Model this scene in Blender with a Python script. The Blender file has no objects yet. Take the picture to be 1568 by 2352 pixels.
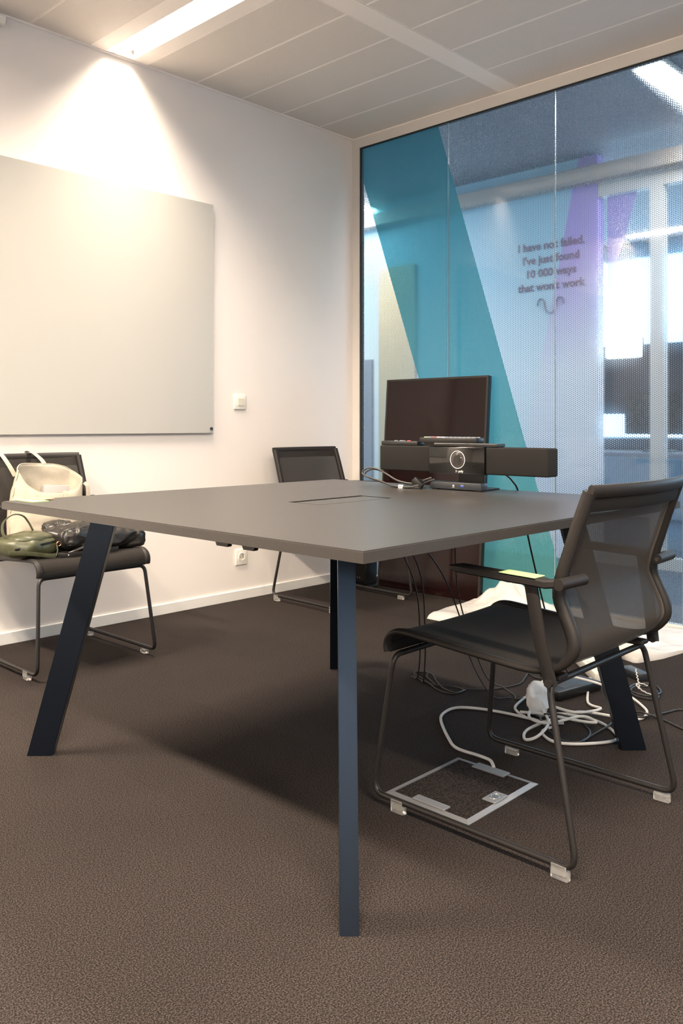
import bpy, bmesh, math, random
from mathutils import Vector, Matrix, noise
random.seed(7)
D = bpy.data; SC = bpy.context.scene; COL = SC.collection
R = math.radians
# ------------------------------------------------------------------ camera
XG, YW, ZC = 3.905, 3.629, 2.754          # glass partition, white wall, ceiling
XB, YB = -2.6, -3.2                       # the two walls behind the camera
YAW = 0.7613
cam = D.cameras.new('camera'); co = D.objects.new('camera', cam); COL.objects.link(co)
co.location = (0, 0, 0.963); co.rotation_euler = (R(90), 0, YAW - R(90))
cam.sensor_fit = 'HORIZONTAL'; cam.sensor_width = 36; cam.lens = 36 * 1946.45 / 1568
cam.shift_y = -200 / 1568; cam.clip_start = 0.05
SC.camera = co
# ------------------------------------------------------------------ world and exposure
w = D.worlds.new('sky'); SC.world = w; w.use_nodes = True
bg = w.node_tree.nodes['Background']; bg.inputs[0].default_value = (0.50, 0.78, 1.0, 1); bg.inputs[1].default_value = 0.42
SC.view_settings.view_transform = 'Standard'; SC.view_settings.look = 'None'
SC.view_settings.exposure = 1.97; SC.view_settings.gamma = 1; SC.view_settings.use_curve_mapping = False
def area(name, loc, rot, sx, sy, power, colr, spread=180):
    l = D.lights.new(name, 'AREA'); l.shape = 'RECTANGLE'; l.size = sx; l.size_y = sy; l.energy = power; l.color = colr
    l.spread = R(spread); o = D.objects.new(name, l); COL.objects.link(o); o.location = loc; o.rotation_euler = rot
    return o
area('room_window_fill', (XB - 0.05, -1.5, 1.6), (0, R(-90), 0), 1.6, 3.0, 9, (0.80, 0.90, 1.0))  # cool fill added behind the camera, outside the unseen window
area('daylight_office_window', (8.90, 1.4, 2.0), (0, R(90), 0), 2.4, 9.0, 90, (0.50, 0.78, 1.0))
area('corridor_lamp_glow', (5.03, 1.885, 2.815), (0, 0, 0), 1.4, 0.13, 10, (0.92, 0.96, 1.0))
area('corridor_fill_far', (5.03, 4.9, 2.815), (0, 0, 0), 1.4, 0.13, 12, (0.92, 0.96, 1.0))  # extra light added to brighten the far corridor wall

# ------------------------------------------------------------------ materials
def srgb(r, g, b):
    f = lambda c: (c / 255 / 12.92) if c / 255 <= 0.04045 else ((c / 255 + 0.055) / 1.055) ** 2.4
    return (f(r), f(g), f(b), 1)
class NT:
    def __init__(s, name):
        s.m = D.materials.new(name); s.m.use_nodes = True; s.t = s.m.node_tree; s.b = s.t.nodes['Principled BSDF']; s.out = s.t.nodes['Material Output']
    def n(s, typ, **kw):
        x = s.t.nodes.new(typ)
        for k, v in kw.items():
            if k.startswith('i_'):
                k = k[2:]; x.inputs[int(k) if k.isdigit() else k].default_value = v
            else: setattr(x, k, v)
        return x
    def l(s, a, b): s.t.links.new(a, b)
    def math(s, op, a, b=None, clamp=False):
        x = s.n('ShaderNodeMath', operation=op, use_clamp=clamp)
        for i, v in enumerate((a, b)):
            if v is None: continue
            if isinstance(v, (int, float)): x.inputs[i].default_value = v
            else: s.l(v, x.inputs[i])
        return x.outputs[0]
    def mix(s, fac, a, b):
        x = s.n('ShaderNodeMix', data_type='RGBA')
        for k, v in ((0, fac), (6, a), (7, b)):
            if isinstance(v, (int, float, tuple)): x.inputs[k].default_value = v
            else: s.l(v, x.inputs[k])
        return x.outputs[2]
    def bump(s, h, strength, dist=0.002):
        x = s.n('ShaderNodeBump', i_Strength=strength, i_Distance=dist); s.l(h, x.inputs['Height']); s.l(x.outputs[0], s.b.inputs['Normal'])
MAT = {}
def plain(name, col, rough=0.5, metal=0.0, spec=0.5, var=0.0, scale=40, bump=0.0, coat=0.0, coord='Object'):
    k = NT(name); k.b.inputs['Roughness'].default_value = rough; k.b.inputs['Metallic'].default_value = metal
    k.b.inputs['Specular IOR Level'].default_value = spec; k.b.inputs['Coat Weight'].default_value = coat
    tc = k.n('ShaderNodeTexCoord'); nz = k.n('ShaderNodeTexNoise', i_Scale=scale, i_Detail=4.0); k.l(tc.outputs[coord], nz.inputs['Vector'])
    c = tuple(col[:3]); d = tuple(max(0, v * (1 - var)) for v in c) + (1,); e = tuple(min(1, v * (1 + var)) for v in c) + (1,)
    k.l(k.mix(nz.outputs[0], d, e), k.b.inputs['Base Color'])
    if bump: k.bump(nz.outputs[0], bump)
    MAT[name] = k.m; return k.m
plain('wall_paint', (0.81, 0.755, 0.715), 0.6, var=0.02, scale=3, bump=0.03)
plain('baseboard_paint', (0.80, 0.78, 0.75), 0.45, var=0.02, scale=6)
plain('frame_alu', (0.66, 0.62, 0.575), 0.45, 0.0, var=0.03, scale=5)
plain('ceiling_metal', (0.93, 0.865, 0.81), 0.55, var=0.02, scale=4)
plain('table_laminate', (0.036, 0.032, 0.029), 0.36, spec=0.6, var=0.25, scale=220, bump=0.06)
plain('table_steel', (0.003, 0.004, 0.007), 0.30, spec=0.6, var=0.1, scale=90)
MAT['table_steel'].node_tree.nodes['Principled BSDF'].inputs['Specular Tint'].default_value = (0.62, 0.78, 1.0, 1)
plain('chair_steel', (0.014, 0.012, 0.0115), 0.42, spec=0.5, var=0.15, scale=120)
plain('chair_plastic', (0.017, 0.0145, 0.0135), 0.5, spec=0.28, var=0.15, scale=200, bump=0.1)
plain('black_plastic', (0.007, 0.007, 0.007), 0.4, var=0.15, scale=90)
plain('black_fabric', (0.010, 0.009, 0.0085), 0.85, spec=0.28, var=0.35, scale=900, bump=0.2)
plain('gloss_black', (0.004, 0.004, 0.004), 0.05, spec=0.6, var=0.05)
plain('dark_screen', (0.010, 0.003, 0.003), 0.12, spec=0.38, var=0.05)
plain('chrome', (0.62, 0.6, 0.58), 0.2, 1.0, var=0.05)
plain('dock_grey', (0.022, 0.025, 0.030), 0.38, var=0.1, scale=80)
plain('white_plastic', (0.80, 0.77, 0.71), 0.35, var=0.02)
plain('white_cable', (0.60, 0.585, 0.57), 0.45, var=0.05, scale=60)
plain('black_cable', (0.016, 0.014, 0.013), 0.4, var=0.2, scale=60)
plain('canvas', (0.40, 0.355, 0.285), 0.9, var=0.08, scale=60, bump=0.25)
plain('black_leather', (0.013, 0.011, 0.010), 0.38, spec=0.5, var=0.3, scale=70, bump=0.3)
plain('green_leather', (0.052, 0.054, 0.026), 0.42, spec=0.5, var=0.5, scale=45, bump=0.4)
plain('packing_foam', (0.60, 0.57, 0.54), 0.32, spec=0.6, var=0.05, scale=70, bump=0.35)
plain('kraft', (0.58, 0.49, 0.38), 0.6, var=0.1, scale=30, bump=0.2)
plain('tape_white', (0.55, 0.53, 0.51), 0.4, var=0.06, scale=90, bump=0.3)
plain('floorbox_metal', (0.26, 0.265, 0.28), 0.42, 0.35, var=0.05, scale=60)
plain('note_green', (0.36, 0.53, 0.24), 0.7, var=0.02)
plain('note_orange', (0.60, 0.30, 0.18), 0.7, var=0.02)
plain('red_switch', (0.6, 0.02, 0.02), 0.3, var=0.05)
plain('usb_blue', (0.03, 0.07, 0.35), 0.4, var=0.05)
plain('board_glass', (0.45, 0.44, 0.41), 0.16, spec=0.5, var=0.01, scale=2)
plain('rocker', (0.66, 0.62, 0.52), 0.4, var=0.02)
plain('hole_grey', (0.10, 0.11, 0.14), 0.5, var=0.05)
plain('bezel_dark', (0.020, 0.016, 0.015), 0.35, var=0.05)
plain('lens_glass', (0.05, 0.042, 0.040), 0.12, var=0.1)
plain('grey_cable', (0.045, 0.042, 0.040), 0.4, var=0.1)
plain('copper', (0.5, 0.25, 0.15), 0.3, 1.0, var=0.05)
plain('screw_dark', (0.10, 0.09, 0.085), 0.25, 0.9, var=0.1)
plain('joint', (0.30, 0.36, 0.40), 0.25, var=0.05)
plain('gasket', (0.01, 0.01, 0.01), 0.6, var=0.1)
plain('print_white', (0.85, 0.85, 0.85), 0.5, var=0.02)
plain('grey_box', (0.33, 0.315, 0.31), 0.6, var=0.03)
plain('concrete', (0.45, 0.46, 0.48), 0.8, var=0.1, scale=8)
plain('office_dark', (0.035, 0.05, 0.07), 0.6, var=0.2, scale=6)
plain('office_grey', (0.22, 0.25, 0.3), 0.6, var=0.1, scale=6)
plain('office_carpet', (0.10, 0.12, 0.15), 0.9, var=0.3, scale=60)
plain('beam_paint', (0.42, 0.36, 0.31), 0.6, var=0.05, scale=5)
plain('corridor_paint', (0.62, 0.68, 0.74), 0.6, var=0.04, scale=4)
plain('lettering', (0.20, 0.11, 0.16), 0.6, var=0.1)
plain('tan_panel', (0.62, 0.47, 0.28), 0.6, var=0.06, scale=5)
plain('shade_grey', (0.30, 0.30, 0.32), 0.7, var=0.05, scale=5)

def carpet():
    k = NT('carpet'); tc = k.n('ShaderNodeTexCoord'); oi = k.n('ShaderNodeObjectInfo')
    gp = k.n('ShaderNodeNewGeometry')
    n1 = k.n('ShaderNodeTexNoise', i_Scale=330.0, i_Detail=3.0, i_Roughness=0.65); k.l(gp.outputs['Position'], n1.inputs['Vector'])
    n2 = k.n('ShaderNodeTexNoise', i_Scale=900.0, i_Detail=1.0); k.l(gp.outputs['Position'], n2.inputs['Vector'])
    n3 = k.n('ShaderNodeTexNoise', i_Scale=3.0, i_Detail=3.0); k.l(gp.outputs['Position'], n3.inputs['Vector'])
    r = k.n('ShaderNodeValToRGB'); k.l(n1.outputs[0], r.inputs[0])
    r.color_ramp.elements[0].position = 0.39; r.color_ramp.elements[0].color = (0.007, 0.0056, 0.0052, 1)
    r.color_ramp.elements[1].position = 0.62; r.color_ramp.elements[1].color = (0.070, 0.0555, 0.050, 1)
    e = r.color_ramp.elements.new(0.5); e.color = (0.026, 0.0207, 0.0187, 1)
    v = k.math('ADD', k.math('MULTIPLY', n2.outputs[0], 0.5), k.math('MULTIPLY', n3.outputs[0], 0.30))
    v = k.math('ADD', v, k.math('MULTIPLY', oi.outputs['Random'], 0.05)); v = k.math('ADD', v, 0.50)
    hs = k.n('ShaderNodeHueSaturation'); k.l(r.outputs[0], hs.inputs['Color']); k.l(v, hs.inputs['Value'])
    k.l(hs.outputs[0], k.b.inputs['Base Color']); k.b.inputs['Roughness'].default_value = 0.95
    k.b.inputs['Specular IOR Level'].default_value = 0.1
    MAT['carpet'] = k.m
carpet()
def hexdots(k, vec_u, vec_v, pitch, colsp=None):
    """distance to the nearest centre of a hexagonal lattice, in units of pitch (columns vertical)"""
    a = pitch; b = 2 * colsp if colsp else pitch * math.sqrt(3)
    def cell(u, v, ou, ov):
        pu = k.math('SUBTRACT', k.math('FRACT', k.math('ADD', k.math('DIVIDE', u, b), ou)), 0.5)
        pv = k.math('SUBTRACT', k.math('FRACT', k.math('ADD', k.math('DIVIDE', v, a), ov)), 0.5)
        pu = k.math('MULTIPLY', pu, b / a)
        return k.math('SQRT', k.math('ADD', k.math('MULTIPLY', pu, pu), k.math('MULTIPLY', pv, pv)))
    return k.math('MINIMUM', cell(vec_u, vec_v, 0.0, 0.0), cell(vec_u, vec_v, 0.5, 0.5))
def perforated():
    k = NT('perforated_metal'); g = k.n('ShaderNodeNewGeometry'); s = k.n('ShaderNodeSeparateXYZ'); k.l(g.outputs['Position'], s.inputs[0])
    d = hexdots(k, s.outputs[0], s.outputs[1], 0.0062)
    f = k.math('MULTIPLY', k.math('SUBTRACT', 0.40, d), 8.0, clamp=True)
    k.l(k.mix(f, (0.90, 0.845, 0.785, 1), (0.50, 0.44, 0.40, 1)), k.b.inputs['Base Color']); k.b.inputs['Roughness'].default_value = 0.6
    MAT['perforated_metal'] = k.m
perforated()
def film_glass():
    """glass pane with a dotted privacy film: grey-blue dots, a diagonal teal band printed on the film"""
    k = NT('film_glass'); t = k.t; t.nodes.remove(k.b)
    g = k.n('ShaderNodeNewGeometry'); s = k.n('ShaderNodeSeparateXYZ'); k.l(g.outputs['Position'], s.inputs[0])
    y, z = s.outputs[1], s.outputs[2]
    d = hexdots(k, y, z, 0.0102, 0.0100)
    dot = k.math('MULTIPLY', k.math('SUBTRACT', 0.40, d), 9.0, clamp=True)
    # diagonal band between two straight edges
    er = k.math('ADD', k.math('MULTIPLY', z, 0.3153), 2.117); el = k.math('ADD', k.math('MULTIPLY', z, 0.3517), 2.672)
    band = k.math('MULTIPLY', k.math('GREATER_THAN', y, er), k.math('LESS_THAN', y, el))
    # slow drift of the band's ink from blue-teal (top) to green (foot)
    zz = k.n('ShaderNodeMapRange', i_1=0.0, i_2=2.7); k.l(z, zz.inputs[0])
    ramp = k.n('ShaderNodeValToRGB'); k.l(zz.outputs[0], ramp.inputs[0])
    el_ = ramp.color_ramp.elements; el_[0].position = 0.06; el_[0].color = (0.13, 0.36, 0.27, 1); el_[1].position = 0.45; el_[1].color = (0.07, 0.28, 0.33, 1)
    e3 = ramp.color_ramp.elements.new(0.92); e3.color = (0.045, 0.165, 0.20, 1)
    ink_dot = k.mix(0.45, ramp.outputs[0], (0.03, 0.16, 0.30, 1))
    ink_gap = ramp.outputs[0]
    dotcol = k.mix(band, (0.20, 0.265, 0.35, 1), ink_dot)
    def lit(colr):
        df = k.n('ShaderNodeBsdfDiffuse'); tl = k.n('ShaderNodeBsdfTranslucent'); mx = k.n('ShaderNodeMixShader', i_0=0.6)
        k.l(colr, df.inputs[0]); k.l(colr, tl.inputs[0]); k.l(df.outputs[0], mx.inputs[1]); k.l(tl.outputs[0], mx.inputs[2]); return mx.outputs[0]
    sdot, sgap = lit(dotcol), lit(ink_gap)
    haze = k.n('ShaderNodeBsdfRefraction', i_Roughness=0.62, i_IOR=1.06); k.l(k.mix(band, (0.34, 0.41, 0.48, 1), (0.08, 0.28, 0.36, 1)), haze.inputs[0])
    fro = k.n('ShaderNodeBsdfRefraction', i_Roughness=0.25, i_IOR=1.03); fro.inputs[0].default_value = (0.93, 0.97, 1.0, 1)
    frob = k.n('ShaderNodeBsdfRefraction', i_Roughness=0.25, i_IOR=1.03); frob.inputs[0].default_value = (0.20, 0.55, 0.62, 1)
    # clear gaps; in the band the ink covers most of the gap
    gb = k.n('ShaderNodeMixShader', i_0=0.74); k.l(frob.outputs[0], gb.inputs[1]); k.l(sgap, gb.inputs[2])
    gap = k.n('ShaderNodeMixShader'); k.l(band, gap.inputs[0]); k.l(fro.outputs[0], gap.inputs[1]); k.l(gb.outputs[0], gap.inputs[2])
    # dots are not fully opaque
    dd = k.n('ShaderNodeMixShader'); k.l(k.math('ADD', k.math('MULTIPLY', band, 0.55), 0.30), dd.inputs[0]); k.l(haze.outputs[0], dd.inputs[1]); k.l(sdot, dd.inputs[2])
    body = k.n('ShaderNodeMixShader'); k.l(dot, body.inputs[0]); k.l(gap.outputs[0], body.inputs[1]); k.l(dd.outputs[0], body.inputs[2])
    gl = k.n('ShaderNodeBsdfGlossy', i_Roughness=0.03); fr = k.n('ShaderNodeFresnel', i_IOR=1.5)
    f2 = k.math('MULTIPLY', fr.outputs[0], 1.0, clamp=True)
    fin = k.n('ShaderNodeMixShader'); k.l(f2, fin.inputs[0]); k.l(body.outputs[0], fin.inputs[1]); k.l(gl.outputs[0], fin.inputs[2])
    k.l(fin.outputs[0], k.out.inputs[0]); MAT['film_glass'] = k.m
film_glass()
def mesh_fabric(nm, tr_, al=1.0, ro=0.6):
    k = NT(nm); tc = k.n('ShaderNodeTexCoord'); s = k.n('ShaderNodeSeparateXYZ'); k.l(tc.outputs['Object'], s.inputs[0])
    wv = k.math('MULTIPLY', k.math('SINE', k.math('MULTIPLY', s.outputs[0], 2600.0)), k.math('SINE', k.math('MULTIPLY', k.math('ADD', s.outputs[1], s.outputs[2]), 2600.0)))
    k.l(k.mix(k.math('ADD', k.math('MULTIPLY', wv, 0.4), 0.5), tuple(c * al for c in (0.008, 0.007, 0.0065)) + (1,), tuple(c * al for c in (0.022, 0.019, 0.017)) + (1,)), k.b.inputs['Base Color'])
    k.b.inputs['Roughness'].default_value = ro; k.b.inputs['Specular IOR Level'].default_value = 0.15 * al
    k.b.inputs['Sheen Weight'].default_value = 0.06 * al * al; k.b.inputs['Sheen Tint'].default_value = (0.8, 0.7, 0.62, 1)
    tr = k.n('ShaderNodeBsdfTransparent'); mx = k.n('ShaderNodeMixShader', i_0=tr_)
    k.l(k.b.outputs[0], mx.inputs[1]); k.l(tr.outputs[0], mx.inputs[2]); k.l(mx.outputs[0], k.out.inputs[0]); MAT[nm] = k.m
mesh_fabric('chair_mesh', 0.32, 1.5)
mesh_fabric('chair_seat_mesh', 0.03, 1.0, 0.85)
def clear_plastic():
    k = NT('clear_plastic'); k.b.inputs['Base Color'].default_value = (0.95, 0.93, 0.9, 1); k.b.inputs['Roughness'].default_value = 0.04
    k.b.inputs['Transmission Weight'].default_value = 0.85; k.b.inputs['IOR'].default_value = 1.45; MAT['clear_plastic'] = k.m
    k = NT('clear_film'); k.b.inputs['Base Color'].default_value = (0.85, 0.85, 0.83, 1); k.b.inputs['Roughness'].default_value = 0.2; k.b.inputs['Alpha'].default_value = 0.28
    MAT['clear_film'] = k.m
    k = NT('purple_film'); k.b.inputs['Base Color'].default_value = (0.50, 0.36, 0.74, 1); k.b.inputs['Alpha'].default_value = 0.6; MAT['purple_film'] = k.m
    k = NT('office_glass'); k.b.inputs['Base Color'].default_value = (0.85, 0.95, 1.0, 1); k.b.inputs['Roughness'].default_value = 0.05; k.b.inputs['Alpha'].default_value = 0.12; MAT['office_glass'] = k.m
clear_plastic()
def emit(name, colr, st):
    k = NT(name); e = k.n('ShaderNodeEmission', i_Strength=st); e.inputs[0].default_value = colr; k.l(e.outputs[0], k.out.inputs[0]); MAT[name] = k.m
emit('lamp_tube', (1.0, 0.90, 0.78, 1), 1.8)
emit('corridor_lamp', (1.0, 0.92, 0.80, 1), 5.0)
emit('screen_glow', (0.85, 0.97, 1.0, 1), 2.6)
def mural():
    """far corridor wall: pale blue, a purple slanted field, lower part lightened in the colour as if by daylight"""
    k = NT('mural'); g = k.n('ShaderNodeNewGeometry'); s = k.n('ShaderNodeSeparateXYZ'); k.l(g.outputs['Position'], s.inputs[0])
    y, z = s.outputs[1], s.outputs[2]
    e = k.math('SUBTRACT', 3.545, k.math('MULTIPLY', z, 0.21))            # left border of the purple field
    pur = k.math('LESS_THAN', y, k.math('ADD', e, 0.0))
    e2 = k.math('SUBTRACT', 2.15, k.math('MULTIPLY', k.math('SUBTRACT', z, 2.2), 0.1))
    low = k.n('ShaderNodeMapRange', i_1=1.35, i_2=2.15); k.l(z, low.inputs[0])
    up = k.mix(pur, (0.40, 0.62, 0.72, 1), (0.46, 0.34, 0.68, 1))
    dn = k.mix(pur, (0.84, 0.88, 0.90, 1), (0.90, 0.86, 0.89, 1))  # paler lower colours: daylight painted into the wall
    k.l(k.mix(low.outputs[0], dn, up), k.b.inputs['Base Color']); k.b.inputs['Roughness'].default_value = 0.6; MAT['mural'] = k.m
mural()

# ------------------------------------------------------------------ geometry helpers
def link(o, parent=None):
    COL.objects.link(o)
    if parent: o.parent = parent
    return o
def mk(name, bm, mat, parent=None, smooth=False, angle=40, mats=None):
    me = D.meshes.new(name); bmesh.ops.recalc_face_normals(bm, faces=bm.faces); bm.to_mesh(me); bm.free()
    for m in (mats or [mat]): me.materials.append(MAT[m])
    if smooth:
        for p in me.polygons: p.use_smooth = True
        try: me.set_sharp_from_angle(angle=R(angle))
        except Exception: pass
    return link(D.objects.new(name, me), parent)
def empty(name, loc=(0, 0, 0), rz=0.0, rot=None):
    o = D.objects.new(name, None); o.empty_display_size = 0.1; COL.objects.link(o); o.location = loc
    o.rotation_euler = rot or (0, 0, rz); return o
def tag(o, label, cat, group=None):
    o['label'] = label; o['category'] = cat
    if group: o['group'] = group
    return o
def struct(o): o['kind'] = 'structure'; return o
def copy_tree(o, parent=None):
    c = o.copy(); COL.objects.link(c); c.parent = parent
    if parent: c.matrix_parent_inverse = o.matrix_parent_inverse
    for ch in [x for x in D.objects if x.parent is o]: copy_tree(ch, c)
    return c
def box(bm, lo, hi, bev=0.0, seg=2):
    c = [(a + b) / 2 for a, b in zip(lo, hi)]; s = [abs(b - a) for a, b in zip(lo, hi)]
    r = bmesh.ops.create_cube(bm, size=1, matrix=Matrix.Translation(c) @ Matrix.Diagonal((*s, 1)))
    if bev: 
        ed = list({e for v in r['verts'] for e in v.link_edges})
        bmesh.ops.bevel(bm, geom=ed, offset=bev, segments=seg, affect='EDGES', profile=0.5)
    return bm
def BX(lo, hi, bev=0.0, seg=2): return box(bmesh.new(), lo, hi, bev, seg)
def cyl(bm, a, b, r, seg=16, r2=None):
    a = Vector(a); b = Vector(b); d = b - a; q = d.to_track_quat('Z', 'Y').to_matrix().to_4x4()
    bmesh.ops.create_cone(bm, cap_ends=True, segments=seg, radius1=r, radius2=r if r2 is None else r2, depth=d.length, matrix=Matrix.Translation((a + b) / 2) @ q)
    return bm
def fillet(pts, rad, n=5, closed=False):
    pts = [Vector(p) for p in pts]; out = []; N = len(pts); arcs = []
    for i, p in enumerate(pts):
        if not closed and i in (0, N - 1): out.append(p); arcs.append((len(out) - 1, len(out) - 1)); continue
        a, b = pts[i - 1], pts[(i + 1) % N]; u = (a - p).normalized(); v = (b - p).normalized()
        ang = u.angle(v)
        if ang > math.pi - 0.02: out.append(p); arcs.append((len(out) - 1, len(out) - 1)); continue
        d = min(rad / math.tan(ang / 2), (a - p).length * .48, (b - p).length * .48); s = len(out)
        p0, p1 = p + u * d, p + v * d
        for j in range(n + 1):
            t = j / n; out.append((1 - t) ** 2 * p0 + 2 * t * (1 - t) * p + t * t * p1)
        arcs.append((s, len(out) - 1))
    return out, arcs
def smooth_path(pts, n=6):
    P = [Vector(p) for p in pts]; Q = [P[0] * 2 - P[1]] + P + [P[-1] * 2 - P[-2]]; out = []
    for i in range(1, len(Q) - 2):
        for j in range(n):
            t = j / n; a, b, c, d = Q[i - 1:i + 3]
            out.append(0.5 * ((2 * b) + (c - a) * t + (2 * a - 5 * b + 4 * c - d) * t * t + (3 * b - a - 3 * c + d) * t ** 3))
    return out + [P[-1]]
def tube(bm, pts, rx, seg=8, ry=None, ref=None, closed=False, square=0.0):
    pts = [Vector(p) for p in pts]; ry = ry or rx; N = len(pts); rings = []; nrm = None
    for i, p in enumerate(pts):
        a = pts[i - 1] if (i or closed) else p; b = pts[(i + 1) % N] if (i < N - 1 or closed) else p
        t = (b - a).normalized()
        if ref is not None: nn = Vector(ref)
        elif nrm is None: nn = Vector((0, 0, 1)) if abs(t.z) < 0.9 else Vector((1, 0, 0))
        else: nn = nrm
        nn = (nn - t * nn.dot(t)).normalized(); nrm = nn; bi = t.cross(nn); ring = []
        for j in range(seg):
            an = 2 * math.pi * (j + 0.5) / seg; c, s = math.cos(an), math.sin(an)
            if square:
                m = max(abs(c), abs(s)); c, s = c * (1 - square) + c / m * square, s * (1 - square) + s / m * square
            ring.append(bm.verts.new(p + nn * rx * c + bi * (ry[i] if isinstance(ry, list) else ry) * s))
        rings.append(ring)
    for i in range(N if closed else N - 1):
        A, B = rings[i], rings[(i + 1) % N]
        for j in range(seg): bm.faces.new((A[j], A[(j + 1) % seg], B[(j + 1) % seg], B[j]))
    if not closed: bm.faces.new(rings[0]); bm.faces.new(rings[-1][::-1])
    return bm
def TB(pts, r, **k): return tube(bmesh.new(), pts, r, **k)
def grid_surface(fn, nu, nv):
    bm = bmesh.new(); V = [[bm.verts.new(fn(i / nu, j / nv)) for j in range(nv + 1)] for i in range(nu + 1)]
    for i in range(nu):
        for j in range(nv): bm.faces.new((V[i][j], V[i + 1][j], V[i + 1][j + 1], V[i][j + 1]))
    return bm
def solidify(o, th, off=0.0):
    m = o.modifiers.new('thickness', 'SOLIDIFY'); m.thickness = th; m.offset = off; return o
def prism(bm, poly, z0, z1):
    a = [bm.verts.new((x, y, z0)) for x, y in poly]; b = [bm.verts.new((x, y, z1)) for x, y in poly]; n = len(poly)
    bm.faces.new(a[::-1]); bm.faces.new(b)
    for i in range(n): bm.faces.new((a[i], a[(i + 1) % n], b[(i + 1) % n], b[i]))
    return bm
def text_mesh(name, body, size, mat, parent, mtx, bold=0.0, depth=0.0015, align='LEFT'):
    cu = D.curves.new(name, 'FONT'); cu.body = body; cu.size = size; cu.extrude = depth; cu.offset = bold; cu.align_x = align; cu.resolution_u = 3
    to = D.objects.new(name, cu); COL.objects.link(to); dg = bpy.context.evaluated_depsgraph_get()
    me = D.meshes.new_from_object(to.evaluated_get(dg)); D.objects.remove(to); D.curves.remove(cu)
    me.name = name; me.transform(mtx); me.materials.clear(); me.materials.append(MAT[mat])
    o = D.objects.new(name, me); return link(o, parent)

# ================================================================== THE SETTING
fl = struct(mk('floor', BX((XB, YB, -0.12), (XG + 0.06, YW + 0.1, -0.007)), 'concrete'))
tiles = {}
def tile_mesh(w_, h_):
    key = (round(w_, 3), round(h_, 3))
    if key not in tiles:
        bm = BX((0.00012, 0.00012, -0.006), (w_ - 0.00012, h_ - 0.00012, 0)); me = D.meshes.new('carpet_tile'); bm.to_mesh(me); bm.free(); me.materials.append(MAT['carpet']); tiles[key] = me
    return tiles[key]
def cuts(lo, hi, base, step):
    c = [lo]; k = math.ceil((lo + 0.02 - base) / step)
    while base + k * step < hi - 0.02: c.append(base + k * step); k += 1
    return c + [hi]
gx, gy = cuts(XB, XG, 1.28, 0.5), cuts(YB, YW, 2.75, 0.5)
for a, b in zip(gx, gx[1:]):
    for c, d in zip(gy, gy[1:]):
        o = D.objects.new('carpet_tile', tile_mesh(b - a, d - c)); link(o, fl); o.location = (a, c, 0)
struct(mk('wall_left', BX((XB, YW, -0.12), (XG + 0.06, YW + 0.1, ZC + 0.25)), 'wall_paint'))
struct(mk('wall_rear', BX((XB, YB - 0.1, -0.12), (XG + 0.06, YB, ZC + 0.25)), 'wall_paint'))
bm = bmesh.new()   # wall behind the camera with a window opening
box(bm, (XB - 0.1, YB - 0.1, -0.12), (XB, -3.0, ZC + 0.25)); box(bm, (XB - 0.1, 0.0, -0.12), (XB, YW + 0.1, ZC + 0.25))
box(bm, (XB - 0.1, -3.0, -0.12), (XB, 0.0, 0.8)); box(bm, (XB - 0.1, -3.0, 2.4), (XB, 0.0, ZC + 0.25))
struct(mk('wall_back', bm, 'wall_paint'))
bm = bmesh.new()
for y in (-3.0, -2.0, -1.0, -0.04): box(bm, (XB - 0.04, y, 0.8), (XB - 0.005, y + 0.04, 2.4))
for z in (0.8, 2.36): box(bm, (XB - 0.039, -2.96, z), (XB - 0.006, -0.04, z + 0.04))
struct(mk('window_2', bm, 'frame_alu'))
struct(mk('baseboard_left', BX((XB, YW - 0.012, 0), (XG, YW - 0.0005, 0.055), 0.003, 1), 'baseboard_paint'))

# ceiling: metal trays in a grid, plain cross strips between the rows
ce = struct(mk('ceiling', BX((XB, YB, ZC + 0.06), (XG + 0.06, YW + 0.1, ZC + 0.25)), 'frame_alu'))
PITCH = 0.3033; X0 = 2.386
def tray(w_, l_):
    bm = bmesh.new(); g = 0.0006; m = 0.006; h = 0.02
    zs = 0.0; x0, x1, y0, y1 = g, w_ - g, g, l_ - g
    b = 0.0016
    lo = [bm.verts.new(p) for p in ((x0 + b, y0 + b, zs), (x1 - b, y0 + b, zs), (x1 - b, y1 - b, zs), (x0 + b, y1 - b, zs))]
    md = [bm.verts.new(p) for p in ((x0, y0, zs + b), (x1, y0, zs + b), (x1, y1, zs + b), (x0, y1, zs + b))]
    up = [bm.verts.new(p) for p in ((x0, y0, h), (x1, y0, h), (x1, y1, h), (x0, y1, h))]
    inn = [bm.verts.new(p) for p in ((x0 + m, y0 + m, zs), (x1 - m, y0 + m, zs), (x1 - m, y1 - m, zs), (x0 + m, y1 - m, zs))]
    for i in range(4):
        j = (i + 1) % 4
        bm.faces.new((lo[i], lo[j], inn[j], inn[i])); bm.faces.new((md[i], md[j], lo[j], lo[i])); bm.faces.new((up[i], up[j], md[j], md[i]))
    f = bm.faces.new(inn); f.material_index = 1
    bm.faces.new(up)
    return bm
trays = {}
xs = cuts(XB, XG - 0.005, X0, PITCH)
rows = [(2.53, YW - 0.014), (1.0, 2.42), (-0.53, 0.89), (-2.06, -0.64), (YB, -2.17)]
LUM = [(2.079, 2.386), (2.079 - 7 * PITCH, 2.386 - 7 * PITCH)]
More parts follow.
